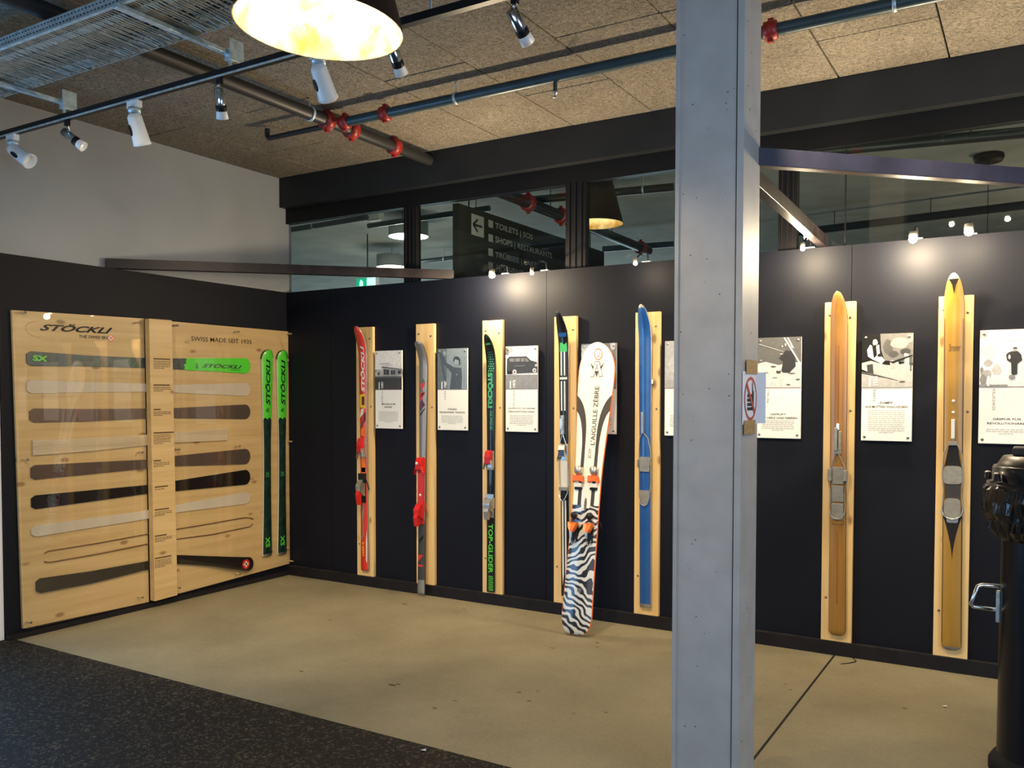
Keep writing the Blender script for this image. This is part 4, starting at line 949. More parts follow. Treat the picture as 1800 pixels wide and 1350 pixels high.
for (u, py) in ((0, 705), (0, 725)): l.lathe([(0, .003), (.006, .003), (.008, 0)], k.P(u, S(py), .0), 'skiwhite', 12, (0, -1, 0))
l.done('screw')
lb(t, 'cable_yoke', [(-.024, .022, .018, .030, S(783), S(776), 'old_metal')])
l = LMB(t)
for sx in (-1, 1): l.tube([(sx*.020, -.028, S(780)), (sx*.046, -.028, S(797)), (sx*.051, -.022, S(822)), (sx*.053, -.030, S(835)), (sx*.046, -.020, S(860)), (sx*.050, -.024, S(885)), (sx*.054, -.030, S(900))], .0032, 'old_metal', 8)
l.tube([(-.054*math.cos(math.pi*i/10), -.036, S(897)-(S(897)-S(912))*math.sin(math.pi*i/10)) for i in range(11)], .0045, 'chrome', 8); l.done('cable')
rplate(t, k, S(919), S(905), .030, 'alu', .004, 'heel_stop')

# ---- zebra monoski leaning on the wall
TP = at_y(1054, 604, -.060); BP = at_z(1012, 1118, .0)
BP = Vector((BP.x, BP.y, .012))
zax = (TP-BP).normalized(); xax = Vector((0, 1, 0)).cross(zax).normalized(); yax = zax.cross(xax)
mm = Matrix.Translation(BP) @ Matrix((xax, yax, zax)).transposed().to_4x4()
t = thing('monoski', BP, 'wide monoski with cream top, zebra-striped tail and orange bindings, leaning on the partition', 'monoski', None, mm)
def S(py, px=None, out=.02):
    lo, hi = -.2, 2.6
    for _ in range(40):
        mid = (lo+hi)/2; p = mm @ Vector((0, -out, mid)); d = p-CAM; yy = CY-F_PX*d.dot(CU)/d.dot(CF)
        if yy > py: lo = mid
        else: hi = mid
    return lo
L = (TP-BP).length; LSX = .77
k = Ski(L, .36, .262, .30, .012, .21, .028, liftL=.22, tailr=.12, tippow=2.0)
k.half0 = k.half
def half2(z):
    w = k.half0(z)
    if z < .12: w = k.half0(.13)*(.42+.58*max(0, 1-((.12-z)/.12)**2)**.5)
    return w
k.half = half2; zz_ = S(888); k.cuts = [zz_, .01, .03, .05, .08]
k.body(lambda z: 'zebra' if z < zz_ else 'cream', 'orange', t)
l = LMB(t)
# dark bands: from the sides curving down to run parallel
zt_ = S(694); zb_ = S(722); zm_ = S(770); ze = zz_
def curve(p0, p1, p2, n=10): return [((1-s)**2*p0[0]+2*s*(1-s)*p1[0]+s*s*p2[0], (1-s)**2*p0[1]+2*s*(1-s)*p1[1]+s*s*p2[1]) for s in [i/n for i in range(n+1)]]
for sx in (-1, 1):
    inner = curve((sx*(k.half(zt_)-.002), zt_), (sx*.058, S(712)), (sx*.052, S(765)))
    outer = curve((sx*(k.half(zb_)-.002), zb_), (sx*.094, S(735)), (sx*.082, S(785)))
    for i in range(len(inner)-1):
        q = [inner[i], inner[i+1], outer[i+1], outer[i]]
        l.decal(k, q if sx > 0 else q[::-1], 'charcoal')
    q = [(sx*.052, S(765)), (sx*.082, S(785)), (sx*.080, ze), (sx*.046, ze)]
    l.decal(k, q, 'charcoal')
l.decal(k, [(-.040, S(893)), (.040, S(893)), (.034, S(860)), (-.034, S(860))], 'cream', .0016)
l.done('side_bands', label='curved charcoal bands')
l = LMB(t)
l.stext(k, "L'AIGUILLE Z\u00c8BRE", -.012, .042, S(782), S(679), 'charcoal', bold=.01, e=.0022)
l.stext(k, 'ROSSIGNOL'[:0]+'BCXM', -.016, .016, S(805), S(789), 'midgrey', e=.0022)
l.done('lettering', label='charcoal lettering')
l = LMB(t)
c_ = S(623); n = 24
l.decal(k, [(.012+.040*math.cos(2*math.pi*i/n), c_+.040*math.sin(2*math.pi*i/n)) for i in range(n)], 'panel_white', .0016)
for i in range(n):
    a0 = 2*math.pi*i/n; a1 = 2*math.pi*(i+1)/n
    for r0, r1 in ((.040, .034), (.018, .013)):
        l.decal(k, [(.012+r0*math.cos(a0), c_+r0*math.sin(a0)), (.012+r0*math.cos(a1), c_+r0*math.sin(a1)), (.012+r1*math.cos(a1), c_+r1*math.sin(a1)), (.012+r1*math.cos(a0), c_+r1*math.sin(a0))], 'orange', .002)
l.done('round_badge')
l = LMB(t)
za = S(661); zb = S(636); h = zb-za
for sx in (-1, 1): l.decal(k, [(sx*.072+.004, zb-.002), (sx*.030+.004, za+h*.30), (sx*.020+.004, za+h*.52)][::sx], 'charcoal', .0016)
l.decal(k, [(.004, za-.008), (.020, za+h*.32), (.004, za+h*.55), (-.012, za+h*.32)], 'charcoal', .0016)
for e, gr_, m_ in ((.0022, .0045, 'midgrey'), (.0028, 0, 'panel_white')):
    for sgn in (-1, 1): l.decal(k, [(.004-sgn*(.003+gr_), zb+gr_), (.004+sgn*(.018+gr_), zb+gr_), (.004+sgn*(.056+gr_), za-gr_), (.004+sgn*(.030-gr_), za-gr_)][::-sgn], m_, e)
l.decal(k, [(-.012, za+h*.36), (.020, za+h*.36), (.018, za+h*.48), (-.010, za+h*.48)], 'panel_white', .0030)
l.done('emblem', label='letter A emblem with dark wings')
l = LMB(t); pts = [(.0+.012*math.cos(2*math.pi*i/16)*1, (S(880)+S(893))/2+.045*math.sin(2*math.pi*i/16)) for i in range(16)]
l.prism([k.P(u, z, .002) for u, z in pts], (0, -.003, 0), 'midgrey'); l.done('centre_badge')
l = LMB(t)
l.decal(k, [(-.02, S(1040)), (.05, S(1042)), (.045, S(1030)), (.01, S(1022)), (-.03, S(1030))], 'zebra', .001) ; l.decal(k, [(-.01, S(1040)), (.02, S(1043)), (.03, S(1034)), (-.012, S(1034))], 'midgrey', .002); l.done('tail_emblem')
for ux in (-.078, .072):
    lb(t, 'toe_base', [(ux-.034, ux+.034, .012, .030, S(838), S(822), 'alu')])
    l = LMB(t); l.lathe([(0, .045), (.026, .04), (.032, .02), (.034, 0)], (ux, -.03, S(829)), 'alu', 16, (0, -1, .3)); l.done('toe_spring')
    l = LMB(t); z0_ = S(848); z1_ = S(838)
    l.prism([(ux-.052, -.050, z0_-.004), (ux-.044, -.060, z1_+.004), (ux+.044, -.060, z1_+.004), (ux+.052, -.050, z0_-.004), (ux+.03, -.055, z0_+.006), (ux-.03, -.055, z0_+.006)], (0, .035, 0), 'orange'); l.done('toe_wing', bevel=.003)
    lb(t, 'toe_pad', [(ux-.036, ux+.036, .012, .040, S(857), S(850), 'skiwhite'), (ux-.034, ux+.034, .012, .030, S(861), S(857), 'black_plastic')])
    lb(t, 'heel_base', [(ux-.028, ux+.028, .012, .032, S(952), S(925), 'black_plastic')])
    l = LMB(t); l.lathe([(0, .03), (.020, .028), (.026, .0)], (ux-.010, -.03, S(908)), 'black_plastic', 14, (0, -1, .2)); l.done('heel_stop')
    l = LMB(t); za = S(937); zb = S(919)
    l.prism([(ux-.042, -.075, zb), (ux-.016, -.070, zb-.012), (ux+.0, -.075, zb), (ux+.018, -.070, zb-.010), (ux+.042, -.075, zb), (ux+.030, -.082, (za+zb)/2), (ux+.008, -.085, za), (ux-.010, -.085, za), (ux-.034, -.082, (za+zb)/2)], (0, .045, 0), 'orange'); l.done('heel_housing', bevel=.003)
    l = LMB(t); l.prism([(ux-.012, -.088, S(936)), (ux+.010, -.088, S(936)), (ux+.006, -.080, S(947)), (ux-.006, -.080, S(947))], (0, .012, 0), 'galv'); l.done('heel_lever', bevel=.001)
    l = LMB(t); l.tube([(ux-.022, -.02, S(940)), (ux-.018, -.035, S(955)), (ux, -.038, S(958)), (ux+.018, -.035, S(955)), (ux+.022, -.02, S(940))], .0035, 'old_metal', 8); l.done('brake_wire')
l = LMB(t); hz = S(915); l.tube([(k.half(hz)-.01, -.012, hz), (k.half(hz)+.02, -.006, hz-.01), (k.half(hz)+.035, .005, hz-.05)], .003, 'black_plastic', 6); l.done('brake_arm')

LSX = 1.0
# ================================================================ info panels
def poster(x0, x1, label, zb=1.322, zt=1.956, split=1.640, scene=None, head=(), year='', model='', headz=1.50, nlines=12, bodyz=1.455, mtext='ink_brown', tint=(1, .97, .92)):
    YF = -.030
    t = thing('info_panel', ((x0+x1)/2, YF, zb), label, 'info panel', 'history panels between the skis')
    MB().box(x0, x1, YF, -.016, zb, zt, 'panel_white').build('sheet', t, bevel=.0015)
    W_ = x1-x0; H_ = zt-split
    def mp(e): return lambda u, v: Vector((x0+u*W_, YF-e, split+v*H_))
    ph = MB(); e = .0008
    for g, pts in scene:
        m_ = gray(g, tint) if not isinstance(g, str) else g; f_ = mp(e)
        ph.add([f_(min(max(u, 0), 1), min(max(v, 0), 1)) for u, v in pts], [tuple(range(len(pts)))], m_); e += .00016
    ph.build('photo_print', t)
    tx = MB(); f2 = lambda u, v: Vector((u, YF-e-.001, v)); f3 = lambda u, v: Vector((u, YF-.0012, v))
    if year:
        text(tx, year, f2, x0+.066, x0+.090, split+.012, split+.066, 'white_ink', 'up', bold=.03)
        tx.add([f2(x0+.040, split+.004), f2(x0+.050, split+.004), f2(x0+.050, split+.060), f2(x0+.040, split+.060)], [(0, 1, 2, 3)], 'white_ink')
    if model: text(tx, model, f3, x0+.066, x0+.080, split-.022-.012*len(model), split-.012, 'ink_brown', 'up', space=1.3)
    tx.add([f3(x0, split-.002), f3(x1, split-.002), f3(x1, split+.001), f3(x0, split+.001)], [(0, 1, 2, 3)], 'dark_red_line')
    xc_ = (x0+x1)/2
    for i, hline in enumerate(head):
        w = min(W_*.84, .0138*len(hline)); z = headz-i*.024
        text(tx, hline, f3, xc_-w/2, xc_+w/2, z, z+.013, 'ink', 'h', bold=.015)
    o = tx.build('lettering', t)
    bt = MB(); z = bodyz
    nlines = min(nlines, int((bodyz-zb-.045)/.0118)+1)
    for i in range(nlines):
        u = x0+W_*.14; ue = x1-W_*.14
        if i == nlines-1: u = x0+W_*.36; ue = x1-W_*.36
        while u < ue-.006:
            w = min(random.uniform(.008, .028), ue-u); bt.add([f3(u, z), f3(u+w, z), f3(u+w, z+.0042), f3(u, z+.0042)], [(0, 1, 2, 3)], 'ink_soft'); u += w+.004
        z -= .0118
    o = bt.build('body_text', t); o['kind'] = 'stuff'
    for sx in (x0+.020, x1-.020):
        for sz in (zb+.022, zt-.020):
            MB().lathe([(0, .004), (.006, .004), (.008, .0)], (sx, YF-.001, sz), 'screw' if sz < 1.5 else 'alu', 12, (0, -1, 0)).build('screw', t)
            MB().tube([(sx, -.016, sz), (sx, -.0005, sz)], .006, 'screw', 8).build('standoff', t)
def R_(u0, u1, v0, v1): return [(u0, v0), (u1, v0), (u1, v1), (u0, v1)]
full = R_(0, 1, 0, 1)
def blob(cu, cv, ru, rv, n=14, j=.12): return [(cu+ru*math.cos(2*math.pi*i/n)*random.uniform(1-j, 1+j), cv+rv*math.sin(2*math.pi*i/n)*random.uniform(1-j, 1+j)) for i in range(n)]
house = [(.80, full), (.55, blob(.38, .66, .22, .035)), (.62, blob(.5, .62, .15, .03)), (.045, [(0, 0), (1, 0), (1, .33), (0, .33)]), (.03, blob(.1, .46, .14, .06)),
         (.46, [(0, .34), (.26, .30), (.26, .52), (.06, .50), (0, .47)]), (.40, [(.26, .30), (1, .36), (1, .50), (.28, .57)]), (.08, [(.22, .54), (.28, .60), (1, .52), (1, .50), (.28, .57)]),
         (.05, [(.33, .38), (.53, .38), (.53, .51), (.33, .53)]), (.05, [(.60, .38), (.76, .39), (.76, .49), (.60, .50)]), (.05, [(.86, .40), (.97, .40), (.97, .48), (.86, .485)]), (.10, R_(.10, .18, .37, .45)), (.10, R_(0, 1, .29, .34)),
         (.25, R_(.41, .43, .38, .52)), (.25, R_(.67, .69, .39, .49))]
man = [(.30, full), (.16, R_(0, .32, 0, 1)), (.36, R_(.78, 1, .0, .75)), (.22, R_(.80, .83, 0, .8)), (.22, R_(.88, .91, 0, .78)), (.24, R_(.95, .97, 0, .78)), (.10, [(.06, .95), (.14, .95), (.34, .02), (.26, .02)]),
       (.09, [(.08, .88), (.20, .88), (.30, .66), (.56, .54), (.80, .52), (.84, .30), (.80, .0), (.42, .0), (.48, .40), (.24, .60), (.10, .78)]), (.33, blob(.25, .88, .05, .06)),
       (.34, blob(.64, .67, .085, .09)), (.05, [(.54, .72), (.58, .80), (.70, .80), (.78, .72), (.77, .60), (.73, .58), (.73, .70), (.60, .74), (.57, .66)]), (.55, blob(.66, .36, .015, .015)), (.26, R_(.36, .40, .3, .5))]
van = [(.62, full), (.30, blob(.12, .92, .12, .08)), (.16, R_(.0, .1, .80, .98)), (.42, R_(.45, .48, .82, 1)), (.36, R_(.55, .58, .8, 1)), (.40, R_(.66, .70, .82, 1)), (.38, R_(.80, .83, .8, .97)), (.70, R_(0, 1, .74, .79)), (.24, [(0, 0), (1, 0), (1, .33), (0, .33)]),
       (.045, [(.04, .42), (.05, .70), (.12, .76), (.66, .76), (.80, .66), (.98, .62), (1, .45), (1, .38), (.16, .36)]), (.17, R_(.13, .28, .64, .72)), (.17, R_(.31, .46, .64, .72)), (.17, R_(.49, .60, .64, .72)), (.18, [(.63, .63), (.74, .64), (.66, .72), (.63, .72)]),
       (.55, blob(.29, .40, .065, .055, j=.03)), (.10, blob(.29, .40, .03, .025)), (.55, blob(.91, .43, .06, .05, j=.03)), (.12, blob(.91, .43, .03, .022)), (.22, R_(.30, .62, .535, .545)), (.02, R_(.05, .2, .35, .42)), (.5, R_(.93, .99, .52, .57))]
snow = [(.25, full), (.55, blob(.2, .9, .3, .08)), (.6, blob(.1, .75, .12, .12)), (.12, blob(.05, .5, .05, .15)), (.7, blob(.9, .95, .08, .1)), (.4, R_(0, .2, .1, .5))]
plain_ = [(.50, full), (.40, R_(0, 1, 0, .18)), (.58, blob(.3, .5, .2, .2))]
flip = [(.13, full), (.66, [(0, 0), (1, 0), (1, .50), (.75, .50), (.5, .45), (.2, .52), (0, .48)]), (.10, blob(.38, .42, .06, .02)), (.14, blob(.80, .28, .08, .015)), (.18, blob(.2, .3, .08, .01)), (.12, blob(.72, .06, .05, .015)), (.14, blob(.93, .16, .05, .02)), (.2, blob(.42, .20, .06, .01)),
        (.025, [(.56, .34), (.60, .30), (.74, .29), (.88, .42), (.86, .62), (.80, .72), (.66, .74), (.58, .66), (.50, .58), (.60, .52)]), (.05, blob(.50, .32, .055, .04)), (.6, blob(.50, .345, .045, .012)),
        (.72, [(.60, .99), (.64, .99), (.98, .50), (.95, .48)]), (.68, [(.68, .99), (.71, .99), (.84, .78), (.80, .78)]), (.5, [(.05, .87), (.06, .88), (.60, .72), (.60, .71)]), (.5, blob(.58, .82, .02, .02)), (.5, blob(.65, .85, .02, .03)), (.45, blob(.56, .67, .04, .012)), (.4, blob(.10, .55, .03, .015))]
mill = [(.012, full), (.20, [(.36, 1), (1, 1), (1, .45), (.45, .50), (.38, .70)]), (.10, blob(.52, .75, .10, .14)), (.34, blob(.74, .82, .18, .10)), (.06, blob(.86, .66, .10, .06)), (.30, blob(.95, .9, .05, .08)), (.08, blob(.62, .62, .10, .06)), (.015, blob(.25, .92, .07, .06)),
        (.50, blob(.26, .84, .05, .06)), (.62, [(.10, .70), (.16, .80), (.24, .76), (.34, .80), (.36, .62), (.46, .50), (.40, .44), (.22, .52), (.12, .58)]), (.015, [(.20, .78), (.28, .80), (.30, .60), (.24, .55)]), (.02, blob(.36, .60, .05, .03)),
        (.52, [(0, .46), (.18, .50), (.46, .42), (.66, .40), (.66, .48), (.72, .48), (.74, .42), (.84, .44), (.84, .62), (.92, .62), (.94, .40), (1, .40), (1, .06), (.8, .10), (.3, .22), (0, .34)]), (.04, [(.10, .42), (.22, .44), (.24, .24), (.12, .28)]), (.42, R_(.56, .66, .34, .50)),
        (.02, [(.50, .50), (.60, .48), (1, .60), (1, .58), (.62, .44)]), (.46, [(0, 0), (1, 0), (1, .10), (.74, .12), (.3, .20), (0, .26)]), (.10, [(.0, .30), (.3, .24), (.72, .13), (.72, .115), (.3, .21), (0, .27)]), (.10, R_(.95, .98, .3, .55)), (.12, blob(.80, .10, .06, .02)), (.65, blob(.86, .60, .03, .03))]
hiker = [(.82, full), (.45, blob(.05, .95, .08, .10)), (.62, blob(.16, .62, .16, .14)), (.36, blob(.15, .42, .08, .06)), (.40, blob(.12, .22, .10, .08)), (.55, blob(.30, .30, .08, .10)), (.70, blob(.5, .85, .2, .05)), (.25, blob(.07, .12, .06, .10)), (.22, blob(.04, .30, .03, .05)), (.30, R_(0, .5, 0, .04)),
         (.03, [(.56, .62), (.66, .62), (.72, .56), (.74, .46), (.66, .40), (.66, .22), (.60, .20), (.56, .22), (.55, .42), (.48, .46), (.46, .56), (.50, .60)]), (.72, blob(.52, .52, .02, .04)), (.35, blob(.61, .645, .03, .03)), (.04, [(.57, .66), (.66, .66), (.64, .69), (.59, .69)]), (.28, blob(.57, .17, .06, .04))]
poster(1.032, 1.308, 'info panel with a photo of a long low house, next to the red race ski', scene=house, head=('MODELLE IM', 'HANDEL'), year='1997', model='LASER SL', headz=1.515)
poster(1.662, 1.944, 'info panel with a photo of a man raising his arm beside ski racks', scene=man, head=('STEHEN', 'REIHENWEISE TRENDIG'), year='1987', model='LASER', headz=1.478, bodyz=1.43, tint=(.72, .88, 1.0))
poster(2.289, 2.563, 'info panel with a photo of a dark vintage delivery van', scene=van, head=('QUALIT\u00c4T ZU EINEM', 'VERN\u00dcNFTIGEN PREIS.'), year='1973', model='TOP GLIDER', headz=1.49, bodyz=1.44, tint=(.95, .97, 1.0))
poster(2.919, 3.190, 'info panel mostly hidden behind the zebra monoski', scene=snow, head=('SCHNEE',)[:0], year='', model='', headz=1.5, tint=(.8, .88, 1.0), nlines=10)
poster(3.545, 3.820, 'info panel cut off by the grey column beside the blue ski', scene=plain_, headz=1.5, nlines=10)
poster(4.162, 4.437, 'info panel with a photo of a skier tumbling upside down', scene=flip, head=('GEPR\u00dcFT', 'AUF HERZ UND NIEREN'), year='1957', model='METALL', headz=1.468, bodyz=1.43)
poster(4.790, 5.068, 'info panel with a photo of a worker in white shirt at a machine', scene=mill, head=('DAMPF', 'AUS MUTTERS WASCHZUBER'), year='1935', model='SUPER', headz=1.542, bodyz=1.50, nlines=15)
poster(5.411, 5.69, 'info panel with a photo of a lone figure standing in snow, above the bin', scene=hiker, head=('GESP\u00dcR F\u00dcR', 'REVOLUTION\u00c4RES'), year='1943', model='SCHICHTEN', headz=1.455, bodyz=1.40, nlines=6, mtext='red_ink')
# ================================================================ ski construction display on the left partition
XB = .020
def lw(px, py, x=XB):
    p = at_x(px, py, x); p.y = min(p.y, -.004); return p
t = thing('display_board', (XB, -1.2, .04), 'large spruce display board with lettering and raised centre strip, on the left partition', 'display board')
yl = (lw(20, 543).y+lw(40, 1107).y)/2; yA = (lw(253, 560).y+lw(262, 1058).y)/2; yB = (lw(302, 563).y+lw(312, 1046).y)/2
pl = [lw(21, 545), lw(40.5, 1105), lw(262, 1058), lw(253, 560)]
MB().prism([(XB, p.y, p.z) for p in pl], (-.019, 0, 0), 'spruce').build('board_panel', t)
pr = [lw(302, 565), lw(312, 1044), lw(512, 990), lw(508, 583)]
MB().prism([(XB, p.y, min(p.z, 2.156) if i in (0, 3) else p.z) for i, p in enumerate(pr)], (-.019, 0, 0), 'spruce').build('board_panel', t)
XC = .085
pc_ = [at_x(262, 560, XC), at_x(272, 1057, XC), at_x(312, 1046, XC), at_x(302, 563, XC)]
ya = at_x(266, 800, XC).y; yb = at_x(306.5, 800, XC).y; zt = at_x(282, 561, XC).z; zb = at_x(292, 1051, XC).z
MB().prism([(XC, p.y, p.z) for p in pc_], (-.0495, 0, 0), 'spruce').build('centre_strip', t, bevel=.002)
def lm(e, x=XB): return lambda u, v: Vector((x+e, u, v))
def ltext(mb, txt, p0, p1, p2, m, x=XB, e=.0012, rot='h', **k):
    """p0 bottom-left pixel, p1 bottom-right pixel, p2 top-left pixel, on the plane x; skewed quad"""
    a, b_, c_ = lw(*p0, x), lw(*p1, x), lw(*p2, x)
    U = b_-a; V = c_-a
    text(mb, txt, lambda u, v: a+U*u+V*v+Vector((e, 0, 0)), 0, 1, 0, 1, m, rot, **k)
tm = MB()
ltext(tm, 'ST\u00d6CKLI', (69, 581), (196, 587), (72, 567), 'ink', bold=.035, shear=.35)
tm.build('lettering', t); tm = MB()
ltext(tm, 'THE SWISS SKI', (138, 594), (188, 596.5), (138.5, 588.5), 'ink', bold=.015)
tm.build('lettering', t); tm = MB()
ltext(tm, 'SWISS MADE SEIT 1935', (336, 599), (442, 605), (336, 591), 'ink', bold=.004)
tm.build('lettering', t); tm = MB(); c_ = lw(194.5, 594.5); n = 20
tm.add([c_+Vector((.0014, .024*math.cos(2*math.pi*i/n), .024*math.sin(2*math.pi*i/n))) for i in range(n)], [tuple(range(n))], 'red')
for (a, b_) in ((.016, .005), (.005, .016)): tm.add([c_+Vector((.0022, s1*a, s2*b_)) for s1, s2 in ((-1, -1), (1, -1), (1, 1), (-1, 1))], [(0, 1, 2, 3)], 'skiwhite')
tm.build('cross_badge', t)
# shallow routed ski outline beside the lettering
a = lw(45, 578); pts = []
for i in range(25):
    q = math.pi/2+math.pi*i/24; pts.append(Vector((XB+.002, a.y+.10+.10*math.cos(q), a.z+.005+.055*math.sin(q))))
MB().tube(pts, .002, 'spruce', 6).build('routed_outline', t)
# engraved captions on the centre strip
cm = MB()
for (y0, hd, n) in ((632, 28, 5), (678, 27, 3), (721, 12, 3), (762, 34, 6), (811, 12, 3), (857, 22, 1), (897, 24, 3), (943, 20, 3), (982, 28, 5)):
    base = at_x(276 if y0 < 850 else 278, y0, XC); y = base.y-.0; 
    ltext_w = hd*.0052
    cm.add([Vector((XC+.001, y-.03, base.z)), Vector((XC+.001, y-.03+ltext_w, base.z)), Vector((XC+.001, y-.03+ltext_w, base.z+.010)), Vector((XC+.001, y-.03, base.z+.010))], [(0, 1, 2, 3)], 'ink_brown')
    for i in range(n):
        u = y-.03; z = base.z-.016-i*.0125; ue = y-.03+.15*(1 if i < n-1 else .6)
        while u < ue-.01:
            w = min(random.uniform(.008, .03), ue-u); cm.add([Vector((XC+.001, u, z)), Vector((XC+.001, u+w, z)), Vector((XC+.001, u+w, z+.005)), Vector((XC+.001, u, z+.005))], [(0, 1, 2, 3)], 'ink_brown'); u += w+.004
o = cm.build('captions', t); o['kind'] = 'stuff'
# cut-away layers
def layer(name, label, st, m, th=.008, tip=True, bow=None, tail=True, part='layer_sheet', side=None):
    """st: (px, ytop, ybottom) stations, tail to tip"""
    P = []
    for (px, a, b_) in st: p = lw(px, a, XB+th); q = lw(px, b_, XB+th); P.append((p.y, p.z, q.z))
    out_t = [(y, zt) for y, zt, zb in P]; out_b = [(y, zb) for y, zt, zb in P]
    y, zt, zb = P[-1]
    if tip:
        n = 14; r = (zt-zb)/2; rr = .055
        arc = [(y+rr*math.sin(math.pi*i/n), (zt+zb)/2+r*math.cos(math.pi*i/n)) for i in range(1, n)]
    else: arc = []
    y0, t0, b0 = P[0]
    if tail: out_t = [(y0, t0-.018), (y0+.028, t0)]+out_t[1:]; out_b = [(y0, b0+.018), (y0+.028, b0)]+out_b[1:]
    outl = out_t+arc+out_b[::-1]
    root = thing(name, (XB, (y0+y)/2, (t0+b0)/2), label, 'ski layer', 'cut-away ski layers on the display board')
    f_ = (lambda u: bow(u) if bow else 0)
    # build as strip so that it can bow outwards
    mb = MB(); pts = [Vector((XB+.001+f_(u), u, v)) for u, v in outl]
    mb.prism(pts, (th-.001, 0, 0), m, side) if not bow else None
    if bow:
        # resample between top and bottom
        ys = sorted(set([u for u, v in out_t]+[u for u, v in arc]+[P[0][0]+(P[-1][0]-P[0][0])*i/60 for i in range(61)]))
        tp = sorted(set(out_t+[a for a in arc if a[1] >= (zt+zb)/2])); bt = sorted(set(out_b+[a for a in arc if a[1] <= (zt+zb)/2]))
        def ip(L_, x):
            for (x0, v0), (x1, v1) in zip(L_[:-1], L_[1:]):
                if x0 <= x <= x1: return v0+(v1-v0)*((x-x0)/(x1-x0) if x1 > x0 else 0)
            return L_[-1][1] if x > L_[-1][0] else L_[0][1]
        vs = []
        for u in ys:
            vt, vb = ip(tp, u), ip(bt, u); b0_ = f_(u)
            vs += [(XB+.001+b0_, u, vt), (XB+.001+b0_, u, vb), (XB+th+b0_, u, vb), (XB+th+b0_, u, vt)]
        fs = []
        for i in range(len(ys)-1):
            o_ = 4*i
            for k_ in range(4): fs.append((o_+k_, o_+(k_+1) % 4, o_+4+(k_+1) % 4, o_+4+k_))
        fs += [(0, 3, 2, 1), tuple(len(vs)-4+k_ for k_ in range(4))]
        mb.add(vs, fs, m)
    mb.build(part, root)
    return root
TH = .010
r = layer('top_sheet', 'slate and neon green top sheet, highest of the ski layers on the display board', [(47, 617, 643), (150, 624.5, 644), (248, 629, 646.7), (302, 630, 649), (327, 630, 650)], 'slate', tip=False)
# green half
ga = lw(326, 629.5, XB+TH); mb = MB(); st = [(326, 629.8, 650.5), (380, 629.5, 653), (431, 629.5, 656.5)]
tp = [lw(a, b_, XB+TH) for a, b_, c in st]; bt = [lw(a, c, XB+TH) for a, b_, c in st]
arc = []; zt_, zb_ = tp[-1].z, bt[-1].z
for i in range(1, 14): arc.append(Vector((XB+TH, tp[-1].y+.055*math.sin(math.pi*i/14), (zt_+zb_)/2+(zt_-zb_)/2*math.cos(math.pi*i/14))))
jag = [Vector((XB+TH, bt[0].y+d, bt[0].z+(tp[0].z-bt[0].z)*s)) for d, s in ((-.012, .12), (.0, .22), (-.016, .38), (-.004, .5), (.012, .62), (.0, .78), (.014, .9))]
mb.prism(tp+arc+bt[::-1]+jag, (-TH+.001, 0, 0), 'green'); mb.build('green_tip', r, label='neon green tip section')
mb = MB()
ltext(mb, 'ST\u00d6CKLI', (355, 646), (424, 648.5), (357, 638), 'slate', x=XB+TH, bold=.03, shear=.3)
ltext(mb, 'THE SWISS SKI', (402, 651), (423, 652), (402, 649.2), 'slate', x=XB+TH)
ltext(mb, 'SX', (57, 634), (83, 636), (58, 624), 'green', x=XB+TH, bold=.04)
ltext(mb, '&', (343, 648), (349, 648), (343, 638), 'slate', x=XB+TH)
mb.build('lettering', r)
for (px, py, rr) in ((227, 634, .018), (236, 642, .010)):
    c_ = lw(px, py, XB+.008); mb = MB(); mb.tube([c_+Vector((.0015, rr*math.cos(2*math.pi*i/12), rr*math.sin(2*math.pi*i/12))) for i in range(11)], .0015, 'green', 6); mb.build('ring_print', r)
layer('white_laminate_layer', 'white laminate sheet, second from the top of the display board layers', [(47, 667.5, 691.7), (125, 671, 690), (249, 674, 688.5), (305, 676.7, 690), (365, 675, 693), (431, 673, 696)], 'white_layer')
layer('metal_layer', 'shiny grey-brown metal sheet, third layer down the display board', [(52, 718, 743), (150, 719, 741), (250, 718, 736), (302, 717.5, 735), (431, 711, 736.7)], 'alu_layer')
r = layer('wood_core', 'pale wooden ski core with laminated stringers, cut square at the tip end', [(58, 774, 800.7), (160, 769, 793), (254, 764.6, 783), (311, 760, 778), (400, 751, 774)], 'pale_wood', tip=False, tail=False, th=.014)
mb = MB()
for q in (.2, .4, .6, .8):
    for (A, B_) in (((58, 774, 800.7), (254, 764.6, 783)), ((311, 760, 778), (400, 751, 774))):
        a = lw(A[0], A[1]*(1-q)+A[2]*q, XB+.014); b_ = lw(B_[0], B_[1]*(1-q)+B_[2]*q, XB+.014); mb.bar(a, b_, .002, .003, 'ink_soft', up=(1, 0, 0))
mb.build('stringer_joints', r)
layer('lower_metal_layer', 'shiny brown metal sheet just below the square wooden core', [(54, 818, 844), (254, 808, 824), (312, 801, 819.5), (431, 789, 816)], 'alu_layer')
layer('black_base_layer', 'glossy black sheet directly below the brown metal one on the display board', [(55, 871.5, 896), (254, 853, 868.6), (312, 844.6, 863), (431, 826, 852)], 'dark_layer')
layer('lower_white_layer', 'white laminate sheet below the glossy black layer', [(55, 925, 944.6), (254, 898, 913), (313, 887, 900.4), (431, 865, 886)], 'white_layer')
r = thing('steel_edges', (XB, -1.2, .5), 'thin brown steel edge outline, second lowest item on the display board', 'ski layer', 'cut-away ski layers on the display board')
def pts_(L_): return [lw(a, b_, XB+.0055) for a, b_ in L_]
MB().tube(pts_([(78, 972.6), (83, 969.5), (90, 967.8), (170, 955), (256, 939.4), (312, 930), (370, 920.5), (420, 911.5), (431, 909.8), (439, 910.2), (445, 912.5)]), .004, 'copper_edge', 6).build('edge_strip', r)
